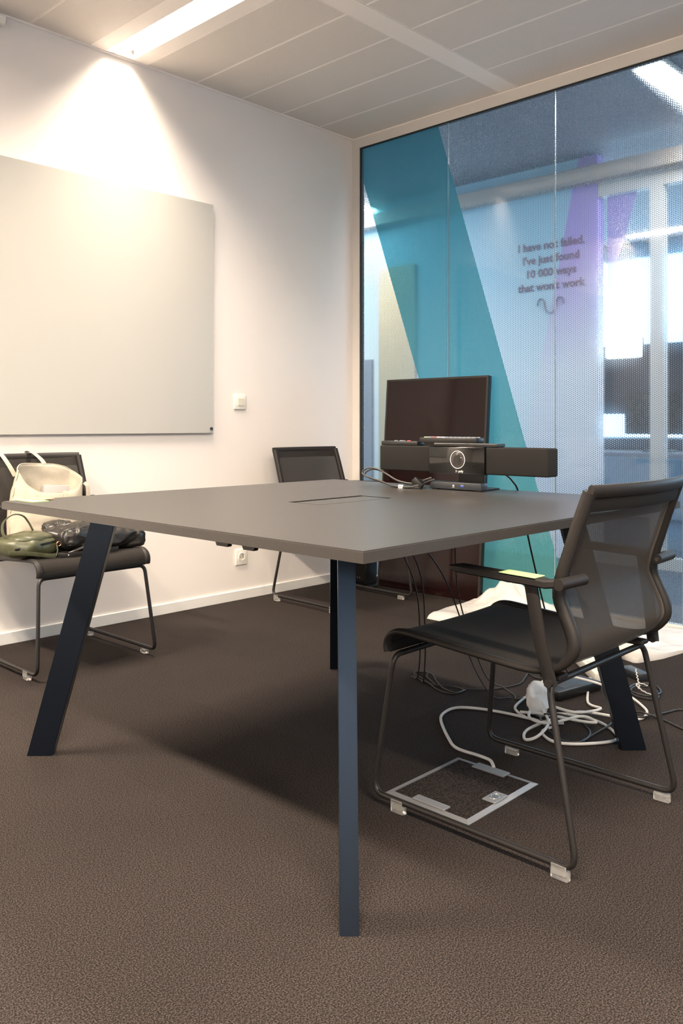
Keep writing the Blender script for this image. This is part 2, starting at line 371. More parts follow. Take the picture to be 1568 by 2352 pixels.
for ri, (ya, yb) in enumerate(rows):
    for a, b in zip(xs, xs[1:]):
        if b - a < 0.02: continue
        if (ri == 0 and any(abs(a - l[0]) < 0.02 for l in LUM)) or (ri in (2, 3) and abs(a - LUM[1][0]) < 0.02) or (ri == 2 and abs(a - LUM[0][0]) < 0.02): continue
        key = (round(b - a, 3), round(yb - ya, 3))
        if key not in trays:
            bm = tray(b - a, yb - ya); me = D.meshes.new('ceiling_panel'); bmesh.ops.recalc_face_normals(bm, faces=bm.faces); bm.to_mesh(me); bm.free()
            me.materials.append(MAT['ceiling_metal']); me.materials.append(MAT['perforated_metal']); trays[key] = me
        o = D.objects.new('ceiling_panel', trays[key]); link(o, ce); o.location = (a, ya, ZC)
    if ri < len(rows) - 1:
        mk('cross_strip', BX((XB, rows[ri + 1][1] + 0.0005, ZC - 0.0005), (XG - 0.006, ya - 0.0005, ZC + 0.02)), 'ceiling_metal', ce)
mk('edge_trim', BX((XB, YW - 0.0135, ZC - 0.006), (XG, YW - 0.0005, ZC + 0.03)), 'ceiling_metal', ce)
mk('edge_trim', BX((XG - 0.0055, YB, ZC - 0.004), (XG + 0.02, YW - 0.014, ZC + 0.03)), 'ceiling_metal', ce)

def luminaire(x0, x1, ya, yb, label, power, spread=168):
    t = empty('ceiling_light', ((x0 + x1) / 2, (ya + yb) / 2, ZC)); tag(t, label, 'ceiling light', 'recessed louvre lights in the ceiling')
    hx, hy = (x1 - x0) / 2, (yb - ya) / 2; ox = 0.0735; oy0, oy1 = -hy + 0.03, hy - 0.012
    bm = bmesh.new()
    for lo, hi in (((-hx + 0.0006, -hy + 0.0006), (-ox, hy - 0.0006)), ((ox, -hy + 0.0006), (hx - 0.0006, hy - 0.0006)), ((-ox, -hy + 0.0006), (ox, oy0)), ((-ox, oy1), (ox, hy - 0.0006))):
        box(bm, (*lo, 0.0), (*hi, 0.02))
    mk('trim_plate', bm, 'ceiling_metal', t)
    bm = bmesh.new()
    box(bm, (-ox - 0.003, oy0, 0.02), (-ox, oy1, 0.058)); box(bm, (ox, oy0, 0.02), (ox + 0.003, oy1, 0.058))
    mk('reflector', bm, 'white_plastic', t)
    mk('diffuser', BX((-ox, oy0, 0.050), (ox, oy1, 0.056)), 'lamp_tube', t)
    n = 14
    for i in range(1, n):
        y = oy0 + (oy1 - oy0) * i / n
        bm = bmesh.new(); prism(bm, ((-ox, -0.0012), (ox, -0.0012), (ox, 0.0012), (-ox, 0.0012)), 0.006, 0.045)
        bmesh.ops.translate(bm, verts=bm.verts, vec=(0, y, 0)); mk('louvre_blade', bm, 'louvre', t)
    for x in (-0.025, 0.025):
        mk('louvre_spine', BX((x - 0.0008, oy0, 0.012), (x + 0.0008, oy1, 0.045)), 'louvre', t)
    l = area('tube_glow', (0, 0, 0), (0, 0, 0), 2 * ox - 0.004, oy1 - oy0 - 0.01, power, (1.0, 0.845, 0.67), spread)
    l.parent = t; l.location = (0, (oy0 + oy1) / 2, -0.003)
    return t
plain('louvre', (0.75, 0.75, 0.73), 0.4, var=0.01)
PW = 26
luminaire(*LUM[0], 2.53, YW - 0.014, 'bright recessed louvre light meeting the wall above the whiteboard', PW * 0.33, 114)
luminaire(*LUM[1], 2.53, YW - 0.014, 'recessed louvre light in the ceiling out beyond the whiteboard', PW * 1.75)
luminaire(LUM[1][0], LUM[1][1], -0.53, 0.89, 'added unseen louvre light in the ceiling centre away from both walls', PW * 2.0)  # added overhead, out of view, for warm ambient light
luminaire(LUM[0][0], LUM[0][1], -0.53, 0.89, 'added unseen louvre light in the ceiling behind the chair with the green note', PW * 0.45)  # added out of view to lift the corner by the glass
luminaire(LUM[1][0], LUM[1][1], -2.06, -0.64, 'added unseen louvre light in the ceiling row nearest the rear wall', PW * 1.6)  # added out of view as warm fill on the walls

# glass partition
gp = struct(empty('window_1', (XG, 0, 0)))
YJ = 3.568                                          # jamb face
mk('head_rail', BX((0, YB, 2.692), (0.05, YW - 0.0005, ZC - 0.004)), 'frame_alu', gp)
mk('jamb', BX((0, YJ, 0), (0.05, YW - 0.0005, 2.692)), 'frame_alu', gp)
mk('sill_rail', BX((0, YB, 0.0), (0.05, YJ, 0.036)), 'frame_alu', gp)
mk('head_gasket', BX((0.006, YB, 2.684), (0.03, YJ, 2.692)), 'gasket', gp)
mk('jamb_gasket', BX((0.006, YJ - 0.012, 0.036), (0.03, YJ, 2.684)), 'gasket', gp)
edges = [YJ - 0.012, 2.893, 2.214, 1.555, 0.89, 0.22, -0.45, -1.12, -1.79, -2.46, YB]
for a, b in zip(edges, edges[1:]):
    bm = bmesh.new(); vs = [bm.verts.new(p) for p in ((0.012, b + 0.0015, 2.684), (0.012, a - 0.0015, 2.684), (0.012, a - 0.0015, 0.036), (0.012, b + 0.0015, 0.036))]; bm.faces.new(vs)
    me = D.meshes.new('pane'); bm.to_mesh(me); bm.free(); me.materials.append(MAT['film_glass']); link(D.objects.new('pane', me), gp)
    if b > YB: mk('pane_joint', BX((0.008, b - 0.0016, 0.036), (0.02, b + 0.0016, 2.684)), 'joint', gp)

# ------------------------------------------------------------------ beyond the glass: corridor and office
XF = 5.6
def S(name, bm, mat, parent=None): return struct(mk(name, bm, mat, parent)) if parent is None else mk(name, bm, mat, parent)
S('floor_corridor', BX((XG + 0.06, -4, -0.12), (8.8, 8.0, 0.0)), 'office_carpet')
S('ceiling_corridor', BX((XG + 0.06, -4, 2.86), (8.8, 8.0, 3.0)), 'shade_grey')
wf = S('wall_far', BX((XF, 2.80, 0), (XF + 0.1, 8.0, 2.86)), 'mural')
S('wall_corridor_end', BX((XG + 0.06, 8.0, 0), (8.8, 8.1, 2.86)), 'corridor_paint')
S('wall_corridor_start', BX((XG + 0.06, -4.1, 0), (8.8, -4.0, 2.86)), 'corridor_paint')
S('trim_1', BX((XF - 0.10, -4, 2.655), (XF, 8.0, 2.765), 0.01), 'beam_paint')
mk('tan_panel', BX((XF - 0.03, 4.40, 0), (XF, 4.79, 2.30)), 'tan_panel', wf)
mk('grey_panel', BX((XF - 0.03, 4.87, 0), (XF, 5.15, 1.53)), 'shade_grey', wf)
for i, (s_, zz) in enumerate((('I have not failed.', 2.255), ("I've just found", 2.155), ('10 000 ways', 2.055), ("that won't work", 1.955))):
    # reading direction runs towards -Y, letters upright
    M = Matrix(((0, 0, -1, XF - 0.002), (-1, 0, 0, 3.165), (0, 1, 0, zz), (0, 0, 0, 1)))
    text_mesh('lettering', s_, 0.082, 'lettering', wf, M, bold=0.0022, align='CENTER')
pts = [(XF - 0.003, 3.165 - x, 1.87 + z) for x, z in ((-0.105, -0.03), (-0.095, 0.012), (-0.072, 0.022), (-0.052, 0.0), (-0.045, -0.04), (-0.03, -0.075), (0, -0.09), (0.03, -0.075), (0.045, -0.04), (0.052, 0.0), (0.072, 0.022), (0.095, 0.012), (0.105, -0.03))]
mk('smile_emblem', TB(smooth_path(pts, 4), 0.009, seg=6, ry=0.002), 'lettering', wf)
og = struct(empty('window_3', (XF, 0, 0)))
for y in (2.335, 1.35, 0.30, -0.8, -1.9, -3.0): mk('mullion', BX((0, y, 0), (0.08, y + (0.09 if y < 2.4 else 0.05), 2.655)), 'frame_alu', og)
mk('head_rail', BX((0.001, -4, 2.56), (0.079, 2.795, 2.655)), 'frame_alu', og)
mk('sill_rail', BX((0.001, -4, 0), (0.079, 2.795, 0.08)), 'frame_alu', og)
bm = bmesh.new(); Q = [(2.744, 2.558), (2.53, 2.558), (2.735, 1.85), (2.744, 1.82)]
A_ = [bm.verts.new((0.04, y, z)) for y, z in Q]; B_ = [bm.verts.new((0.044, y, z)) for y, z in Q]; bm.faces.new(A_); bm.faces.new(B_[::-1])
for i in range(4): bm.faces.new((A_[i], B_[i], B_[(i + 1) % 4], A_[(i + 1) % 4]))
mk('purple_film', bm, 'purple_film', og)
# office front: window wall with piers
ow = bmesh.new()
box(ow, (8.7, -4, 0), (8.8, 8, 0.84)); box(ow, (8.7, -4, 2.70), (8.8, 8, 2.86))
for y in (-4, -1.6, 0.7, 3.0, 5.2, 7.2): box(ow, (8.7, y, 0.84), (8.8, y + 0.16, 2.70))
S('wall_office_front', ow, 'corridor_paint')
for y_, lb in ((1.885, 'long bright ceiling light beyond the perforated glass'), (4.9, 'long added ceiling light brightening the corridor behind the teal band')):  # the second light is added to brighten the corridor wall
    cl = empty('corridor_light', (4.9, y_, 2.855)); tag(cl, lb, 'ceiling light')
    mk('housing', BX((-0.62, -0.085, -0.03), (0.9, 0.085, 0.0)), 'white_plastic', cl); mk('diffuser', BX((-0.60, -0.068, -0.036), (0.88, 0.068, -0.0305)), 'corridor_lamp', cl)
def office_desk(loc, label, mon=True):
    t = empty('office_desk', loc); tag(t, label, 'desk', 'office desks beyond the glass')
    mk('desk_top', BX((-0.4, -0.8, 0.71), (0.4, 0.8, 0.74), 0.004, 1), 'office_grey', t)
    for x in (-0.36, 0.36):
        for y in (-0.75, 0.75): mk('leg', BX((x - 0.02, y - 0.02, 0), (x + 0.02, y + 0.02, 0.71)), 'office_dark', t)
    mk('divider', BX((0.36, -0.8, 0.7405), (0.4, 0.8, 0.84), 0.01, 1), 'office_dark', t)
    return t
office_desk((7.0, 3.3, 0), 'dark office desk with divider behind the lettered wall')
office_desk((7.0, 1.6, 0), 'dark office desk with divider behind the far window frame')
office_desk((7.0, -0.2, 0), 'dark office desk with divider in the office, end of the row')
def monitor(loc, label, mat):
    t = empty('monitor', loc); tag(t, label, 'monitor', 'monitors on the office desks')
    mk('base', BX((-0.09, -0.12, 0), (0.09, 0.12, 0.012), 0.004, 1), 'black_plastic', t)
    mk('stem', BX((0.0, -0.025, 0.0125), (0.03, 0.025, 0.25)), 'black_plastic', t)
    mk('housing', BX((-0.03, -0.30, 0.14), (-0.0005, 0.30, 0.50), 0.006, 1), 'black_plastic', t)
    mk('screen', BX((-0.033, -0.285, 0.155), (-0.0305, 0.285, 0.485)), mat, t); return t
monitor((7.05, 2.95, 0.741), 'dark monitor on the office desk nearest the lettered wall', 'gloss_black')
monitor((7.05, 1.85, 0.741), 'dark monitor on the office desk behind the far window frame', 'gloss_black')
pb = empty('pinboard', (7.6, 2.7, 0)); tag(pb, 'dark wide pinboard on thin legs in the office beyond the glass', 'pinboard')
mk('panel', BX((-0.02, -1.25, 1.06), (0.02, 1.25, 1.70), 0.004, 1), 'office_dark', pb)
for y in (-1.2, 0.0, 1.2): mk('leg', BX((0.0205, y - 0.02, 0), (0.05, y + 0.02, 1.6)), 'office_grey', pb)
wsn = empty('wall_screen', (7.527, 3.48, 1.665)); tag(wsn, 'small bright lit screen hanging in the office beyond the glass', 'screen')
mk('housing', BX((0, -0.175, -0.095), (0.05, 0.175, 0.095), 0.008, 1), 'black_plastic', wsn); mk('panel', BX((-0.004, -0.165, -0.085), (-0.0005, 0.165, 0.085)), 'screen_glow', wsn)

# ================================================================== THINGS
# ------------------------------------------------------------------ whiteboard, switch, socket, wall sensor
wb = empty('whiteboard', (1.60, YW, 0.92)); tag(wb, 'large frameless white glass writing board on the white wall', 'whiteboard')
mk('board', BX((-1.2, -0.024, 0), (1.196, -0.016, 1.214), 0.001, 1), 'board_glass', wb, True)
for x in (-1.18, 1.18):
    for z in (0.023,):
        b_ = mk('standoff', cyl(bmesh.new(), (x, -0.0005, z), (x, -0.0159, z), 0.010, 14), 'chrome', wb)
        c_ = bmesh.new(); cyl(c_, (x, -0.0241, z), (x, -0.030, z), 0.0085, 18); mk('screw_cap', c_, 'screw_dark' if 'screw_dark' in MAT else 'floorbox_metal', wb, True)
sw = empty('light_switch', (2.9915, YW, 1.0895)); tag(sw, 'square white rocker light switch on the wall beside the whiteboard', 'light switch')
mk('plate', BX((-0.043, -0.010, -0.043), (0.043, -0.0005, 0.043), 0.006, 3), 'white_plastic', sw, True)
mk('rocker', BX((-0.018, -0.0135, -0.021), (0.026, -0.0102, 0.020), 0.001, 1), 'rocker', sw)
so = empty('wall_socket', (3.001, YW, 0.236)); tag(so, 'square white power socket low on the white wall', 'socket')
bm = bmesh.new(); box(bm, (-0.042, -0.010, -0.045), (0.042, -0.0005, 0.045), 0.006, 3); mk('plate', bm, 'white_plastic', so, True)
bm = bmesh.new(); tube(bm, [(0.021 * math.cos(a), -0.0112, 0.002 + 0.021 * math.sin(a)) for a in [2 * math.pi * i / 24 for i in range(24)]], 0.0022, seg=6, closed=True); mk('ring', bm, 'white_plastic', so, True)
mk('recess', cyl(bmesh.new(), (0, -0.0102, 0.002), (0, -0.0108, 0.002), 0.0195, 24), 'rocker', so)
for x in (-0.0095, 0.0095): mk('contact_hole', cyl(bmesh.new(), (x, -0.0109, 0.0), (x, -0.0114, 0.0), 0.0026, 10), 'black_plastic', so)
mk('earth_pin', cyl(bmesh.new(), (0, -0.0109, 0.013), (0, -0.022, 0.013), 0.0024, 10), 'chrome', so)
wd = empty('wall_detector', (1.60, YW, 2.712)); tag(wd, 'small white cylindrical detector high on the wall under the ceiling', 'detector')
mk('bracket', BX((-0.05, -0.02, -0.02), (0.02, -0.0005, 0.02), 0.004, 1), 'white_plastic', wd)
bm = bmesh.new(); cyl(bm, (-0.08, -0.045, 0.0), (0.045, -0.045, 0.0), 0.024, 18); mk('housing', bm, 'white_plastic', wd, True)
bm = bmesh.new(); cyl(bm, (0.0452, -0.045, 0.0), (0.052, -0.045, 0.0), 0.013, 16); mk('lens', bm, 'shade_grey', wd, True)

# ------------------------------------------------------------------ meeting table
TX0, TX1, TY0, TY1, TZ = 1.108, 2.501, 1.003, 2.427, 0.74
tcx, tcy = (TX0 + TX1) / 2, (TY0 + TY1) / 2
tb = empty('meeting_table', (tcx, tcy, 0)); tag(tb, 'large square dark laminate meeting table on splayed black steel legs', 'table')
hx, hy = (TX1 - TX0) / 2, (TY1 - TY0) / 2
HX0, HX1, HY0, HY1 = 1.667 - tcx, 1.977 - tcx, 1.672 - tcy, 1.803 - tcy
bm = bmesh.new(); X = [-hx, HX0, HX1, hx]; Y = [-hy, HY0, HY1, hy]
for z in (TZ - 0.0225, TZ):
    V = [[bm.verts.new((x, y, z)) for y in Y] for x in X]
    for i in range(3):
        for j in range(3):
            if (i, j) != (1, 1): bm.faces.new((V[i][j], V[i + 1][j], V[i + 1][j + 1], V[i][j + 1]))
    if z < TZ: L = V
    else: U = V
per = [(0, 0), (1, 0), (2, 0), (3, 0), (3, 1), (3, 2), (3, 3), (2, 3), (1, 3), (0, 3), (0, 2), (0, 1)]
for a, b in zip(per, per[1:] + per[:1]): bm.faces.new((L[a[0]][a[1]], L[b[0]][b[1]], U[b[0]][b[1]], U[a[0]][a[1]]))
inn = [(1, 1), (2, 1), (2, 2), (1, 2)]
for a, b in zip(inn, inn[1:] + inn[:1]): bm.faces.new((L[b[0]][b[1]], L[a[0]][a[1]], U[a[0]][a[1]], U[b[0]][b[1]]))
bmesh.ops.recalc_face_normals(bm, faces=bm.faces)
ed = [e for e in bm.edges if all(abs(v.co.z - TZ) < 1e-5 for v in e.verts) and (all(abs(abs(v.co.x) - hx) < 1e-5 for v in e.verts) or all(abs(abs(v.co.y) - hy) < 1e-5 for v in e.verts))]
bmesh.ops.bevel(bm, geom=ed, offset=0.0025, segments=2, affect='EDGES')
mk('table_top', bm, 'table_laminate', tb, True, 35)
mk('cable_flap', BX((HX0 + 0.0025, HY0 + 0.0025, TZ - 0.014), (HX1 - 0.0025, HY1 - 0.014, TZ - 0.0012), 0.0008, 1), 'table_laminate', tb)
mk('cable_well', BX((HX0 - 0.01, HY0 - 0.01, TZ - 0.09), (HX1 + 0.01, HY1 + 0.01, TZ - 0.0228)), 'black_plastic', tb)
rimb = bmesh.new()
for lo, hi in (((HX0, HY0), (HX1, HY0 + 0.0015)), ((HX0, HY1 - 0.0015), (HX1, HY1)), ((HX0, HY0), (HX0 + 0.0015, HY1)), ((HX1 - 0.0015, HY0), (HX1, HY1))):
    box(rimb, (*lo, TZ - 0.02), (*hi, TZ + 0.0004))
mk('flap_rim', rimb, 'chair_plastic', tb)
LB = 0.617; lcx, lcy = 1.808 - tcx, 1.732 - tcy
for sx in (-1, 1):
    for sy in (-1, 1):
        o_ = Vector((sx, sy, 0)).normalized(); t_ = Vector((-o_.y, o_.x, 0)); hl, hw = 0.0365, 0.0185
        c0 = Vector((lcx + sx * LB, lcy + sy * LB, 0.0)); c1 = c0 - o_ * 0.192 + Vector((0, 0, TZ - 0.0285))
        bm = bmesh.new(); rings = []
        for c in (c0, c1): rings.append([bm.verts.new(c + o_ * hl * a + t_ * hw * b) for a, b in ((1, 1), (1, -1), (-1, -1), (-1, 1))])
        for i in range(4): bm.faces.new((rings[0][i], rings[0][(i + 1) % 4], rings[1][(i + 1) % 4], rings[1][i]))
        bm.faces.new(rings[0]); bm.faces.new(rings[1][::-1]); bmesh.ops.recalc_face_normals(bm, faces=bm.faces)
        ed = [e for e in bm.edges if abs(e.verts[0].co.z - e.verts[1].co.z) > 0.1]
        bmesh.ops.bevel(bm, geom=ed, offset=0.002, segments=2, affect='EDGES')
        lg = mk('leg', bm, 'table_steel', tb, True, 35)
        bm = bmesh.new(); cc = c1 - o_ * 0.02
        prism(bm, [tuple((cc + o_ * a + t_ * b)[:2]) for a, b in ((0.075, 0.06), (0.075, -0.06), (-0.075, -0.06), (-0.075, 0.06))], TZ - 0.0284, TZ - 0.0228)
        mk('mounting_plate', bm, 'table_steel', lg)
fr = 0.40
for a, b in (((-fr, -fr - 0.02), (fr, -fr + 0.02)), ((-fr, fr - 0.02), (fr, fr + 0.02)), ((-fr - 0.02, -fr + 0.021), (-fr + 0.02, fr - 0.021)), ((fr - 0.02, -fr + 0.021), (fr + 0.02, fr - 0.021))):
    mk('under_rail', BX((*a, TZ - 0.050), (*b, TZ - 0.0286)), 'table_steel', tb)
for y0, y1 in ((1.405, 1.440), (1.320, 1.352)):
    bm = bmesh.new(); a, b = y0 - tcy, y1 - tcy; x0 = 1.125 - tcx
    pr = [(a - 0.006, TZ - 0.0227), (b + 0.006, TZ - 0.0227), (b, TZ - 0.034), (a, TZ - 0.034)]
    A = [bm.verts.new((x0, y, z)) for y, z in pr]; B = [bm.verts.new((x0 + 0.012, y, z)) for y, z in pr]
    bm.faces.new(A); bm.faces.new(B[::-1])
    for i in range(4): bm.faces.new((A[i], B[i], B[(i + 1) % 4], A[(i + 1) % 4]))
    mk('cable_clip', bm, 'black_plastic', tb)

# ------------------------------------------------------------------ chairs (local: +Y is the front)
PROFILE = [(0.253, 0.388), (0.256, 0.405), (0.250, 0.425), (0.232, 0.440), (0.200, 0.446), (0.12, 0.441), (0.02, 0.434), (-0.08, 0.427), (-0.15, 0.424), (-0.20, 0.429), (-0.238, 0.447), (-0.262, 0.480), (-0.262, 0.512), (-0.244, 0.555), (-0.229, 0.592), (-0.233, 0.632), (-0.250, 0.685), (-0.268, 0.740), (-0.286, 0.790), (-0.298, 0.822)]
NSEAT = 9
def make_chair():
    t = empty('office_chair')
    prof = [Vector((0, y, z)) for y, z in smooth_path([(y, z, 0) for y, z in PROFILE], 3) and [(p.x, p.y) for p in smooth_path([(y, z, 0) for y, z in PROFILE], 3)]]
    cut = NSEAT * 3
    hwid = 0.236
    def width(p): return hwid - 0.006 * max(0, min(1, (p.z - 0.5) / 0.3))
    def sheet(P, a, b, nx=14):
        def fn(u, v):
            f = u * (len(P) - 1); i = min(int(f), len(P) - 2); p = P[i].lerp(P[i + 1], f - i); s = v * 2 - 1
            bow = (1 - s * s); up = max(0, min(1, (p.z - 0.60) / 0.22)); dn = 1 if p.z < 0.45 else 0
            return Vector((s * (width(p) - 0.004), p.y - 0.030 * up * bow, p.z - 0.006 * dn * bow))
        return grid_surface(fn, (len(P) - 1), nx)
    solidify(mk('seat', sheet(prof[:cut + 1], 0, 1), 'chair_seat_mesh', t, True, 180), 0.003)
    solidify(mk('backrest', sheet(prof[cut:], 0, 1), 'chair_mesh', t, True, 180), 0.003)
    for s in (-1, 1):
        P = [Vector((s * width(p), p.y, p.z)) for p in prof]
        mk('side_rail', TB(P, 0.0135, seg=10, ry=[0.0075 + 0.0065 * max(0, min(1, (p.z - 0.43) / 0.05)) * (1 if p.y < -0.1 else 0) for p in P], ref=(1, 0, 0), square=0.35), 'chair_plastic', t, True, 50)
    tp = prof[-1]
    top = [Vector((x, tp.y - 0.004 - 0.030 * (1 - (x / hwid) ** 2), tp.z)) for x in [hwid * (i / 8 - 1) for i in range(17)]]
    mk('top_rail', TB(top, 0.016, seg=10, ry=0.0085, ref=(0, -0.3, 1), square=0.3), 'chair_plastic', t, True, 50)
    band = [Vector((p.x * 0.97, p.y + 0.006, p.z - 0.028)) for p in top]
    mk('top_hem', TB(band, 0.016, seg=8, ry=0.003, ref=(0, -0.3, 1), square=0.5), 'black_fabric', t, True, 50)
    lip = [Vector((x, 0.2535, 0.397)) for x in (-hwid + 0.01, hwid - 0.01)]
    mk('front_hem', TB(lip, 0.013, seg=8, ry=0.0045, ref=(0, 0, 1), square=0.5), 'black_fabric', t, True, 50)
    # sled frame out of one bent rod
    zb, zt, rr = 0.030, 0.398, 0.0075
    K = [(-0.232, 0.238, zt - 0.018), (-0.2585, 0.282, zb), (-0.2585, -0.283, zb), (-0.236, -0.205, zt + 0.002), (0.236, -0.205, zt + 0.002), (0.2585, -0.283, zb), (0.2585, 0.282, zb), (0.232, 0.238, zt - 0.018)]
    P, A = fillet(K, 0.032, 6, closed=True)
    def seg(i0, i1):
        idx = list(range(i0, i1 + 1)) if i1 >= i0 else list(range(i0, len(P))) + list(range(0, i1 + 1))
        return TB([P[i] for i in idx], rr, seg=10)
    for a, b in ((0, 1), (2, 3), (4, 5), (6, 7)): mk('leg', seg(A[a][0], A[b][1]), 'chair_steel', t, True, 60)
    for a, b in ((1, 2), (5, 6)): mk('runner', seg(A[a][1], A[b][0]), 'chair_steel', t, True, 60)
    for a, b in ((3, 4), (7, 0)): mk('cross_bar', seg(A[a][1], A[b][0]), 'chair_steel', t, True, 60)
    for s in (-1, 1):
        mk('seat_bracket', BX((s * 0.205 - 0.02, -0.225, zt + 0.009), (s * 0.205 + 0.02, -0.175, zt + 0.02), 0.003, 1), 'chair_plastic', t)
        for y in (-0.245, 0.2):
            bm = bmesh.new(); x = s * 0.2585
            box(bm, (x - 0.0085, y - 0.021, 0.0), (x + 0.0085, y + 0.021, zb - 0.0077), 0.004, 2)
            box(bm, (x + s * 0.0085 - 0.0015, y - 0.018, 0.012), (x + s * 0.0085 + 0.0015, y + 0.018, zb + 0.004), 0.001, 1)
            mk('glide', bm, 'clear_plastic', t, True, 40)
        # armrest: flat bar, support down to the seat corner, pivot behind the back rail
        bm = bmesh.new(); xa = s * 0.277
        top_ = [Vector((xa, y, z)) for y, z in ((0.022, 0.634), (0.0, 0.6345), (-0.10, 0.631), (-0.205, 0.628), (-0.225, 0.626), (-0.245, 0.629))]
        wid = [0.012, 0.019, 0.019, 0.019, 0.016, 0.010]; ths = [0.006, 0.009, 0.0095, 0.0095, 0.009, 0.009]; rings = []
        for p, ww, hh in zip(top_, wid, ths):
            rings.append([bm.verts.new(p + Vector((ww * a, 0, hh * b))) for a, b in ((1, .6), (.8, 1), (-.8, 1), (-1, .6), (-1, -.6), (-.7, -1), (.7, -1), (1, -.6))])
        for a, b in zip(rings, rings[1:]):
            for j in range(8): bm.faces.new((a[j], a[(j + 1) % 8], b[(j + 1) % 8], b[j]))
        bm.faces.new(rings[0]); bm.faces.new(rings[-1][::-1])
        ar = mk('armrest', bm, 'chair_plastic', t, True, 35)
        sp = [(xa, -0.185, 0.6195), (xa - s * 0.004, -0.205, 0.50), (s * 0.258, -0.222, 0.405)]
        mk('arm_support', TB(sp, 0.006, seg=8, ry=0.0155, ref=(1, 0, 0), square=0.6), 'chair_plastic', ar, True, 50)
        mk('arm_bolt', cyl(bmesh.new(), (s * 0.251, -0.222, 0.412), (s * 0.272, -0.222, 0.412), 0.009, 14), 'chair_plastic', ar, True)
        mk('pivot', cyl(bmesh.new(), (xa + s * 0.010, -0.256, 0.629), (s * 0.188, -0.262, 0.629), 0.0125, 16), 'chair_plastic', ar, True)
        mk('pivot_screw', cyl(bmesh.new(), (s * 0.1878, -0.262, 0.629), (s * 0.1855, -0.262, 0.629), 0.0055, 12), 'chrome', ar, True)
    return t
ch1 = make_chair(); ch1.location = (1.878, 1.148, 0)
ch2 = copy_tree(ch1); ch2.location = (1.757, 3.268, 0); ch2.rotation_euler = (0, 0, R(180))
ch3 = copy_tree(ch1); ch3.location = (3.362, 3.200, 0); ch3.rotation_euler = (0, 0, R(177.5))
GRP = 'black mesh chairs around the table'
tag(ch1, 'black mesh sled chair tucked under the table, green note on its armrest', 'chair', GRP)
tag(ch2, 'black mesh sled chair by the white wall loaded with bags', 'chair', GRP)
tag(ch3, 'empty black mesh sled chair in the corner beside the television', 'chair', GRP)
nt = tag(mk('sticky_note', BX((-0.021, -0.045, 0), (0.021, 0.045, 0.0018), 0.0004, 1), 'note_green'), 'pale green sticky note pad lying on the chair armrest', 'sticky note')
nt.location = (1.601, 0.986, 0.6388); nt.rotation_euler = (R(1.5), 0, 0)
bm = BX((-0.02, -0.05, 0), (0.03, 0.05, 0.002)); nt2 = tag(mk('sticky_note', bm, 'note_green'), 'pale green sticky note at the table corner over the bags', 'sticky note'); nt2.location = (1.170, 2.37, TZ + 0.0002)
bm = BX((-0.02, -0.04, 0), (0.02, 0.04, 0.0015)); nt3 = tag(mk('sticky_note', bm, 'note_orange'), 'orange sticky note at the table corner behind the green one', 'sticky note'); nt3.location = (1.205, 2.40 - 0.02, TZ + 0.0022); nt3.rotation_euler = (0, 0, R(20)); nt3.location = (1.208, 2.395, TZ + 0.0024)

# ------------------------------------------------------------------ floor outlet box
FX0, FX1, FY0, FY1 = 1.684, 2.007, 1.184, 1.447
fb = empty('floor_box', ((FX0 + FX1) / 2, (FY0 + FY1) / 2, 0)); tag(fb, 'grey metal floor outlet box with carpet lid let into the carpet', 'floor box')
ax, ay = (FX1 - FX0) / 2, (FY1 - FY0) / 2; wfr = 0.016
for i in range(4):   # mitred frame sides
    c = [(-ax, -ay), (ax, -ay), (ax, ay), (-ax, ay)]; d = [(-ax + wfr, -ay + wfr), (ax - wfr, -ay + wfr), (ax - wfr, ay - wfr), (-ax + wfr, ay - wfr)]; j = (i + 1) % 4
    bm = bmesh.new(); lo = [bm.verts.new((*p, 0.0)) for p in (c[i], c[j], d[j], d[i])]; up = [bm.verts.new((*p, h)) for p, h in ((c[i], 0.0015), (c[j], 0.0015), (d[j], 0.005), (d[i], 0.005))]
    bm.faces.new(lo[::-1]); bm.faces.new(up)
    for q in range(4): bm.faces.new((lo[q], lo[(q + 1) % 4], up[(q + 1) % 4], up[q]))
    mk('frame_side', bm, 'floorbox_metal', fb)
mk('lid_insert', BX((-ax + wfr + 0.002, -ay + wfr + 0.002, 0.0), (ax - wfr - 0.002, ay - wfr - 0.002, 0.004)), 'carpet', fb)
mk('cable_flap', BX((-ax + wfr - 0.004, -0.05 , 0.0042), (-ax + wfr + 0.024, 0.052, 0.009), 0.0015, 1), 'floorbox_metal', fb)
mk('cable_flap', BX((ax - wfr - 0.022, -0.046, 0.0042), (ax - 0.003, 0.058, 0.009), 0.0015, 1), 'floorbox_metal', fb)
lt = mk('latch', BX((-0.029, -ay + 0.012, 0.0042), (0.033, -ay + 0.052, 0.0085), 0.0015, 1), 'floorbox_metal', fb)
mk('finger_ring', TB([(0.002 + 0.017 * math.cos(a), -ay + 0.032 + 0.011 * math.sin(a), 0.0092) for a in [2 * math.pi * i / 18 for i in range(18)]], 0.0016, seg=6, closed=True), 'chrome', lt, True)
bm = bmesh.new(); cyl(bm, (0.002, -ay + 0.032, 0.0086), (0.002, -ay + 0.032, 0.0090), 0.009, 18); mk('finger_hole', bm, 'hole_grey', lt)  # flat dark grey disc laid on the latch for the finger hole

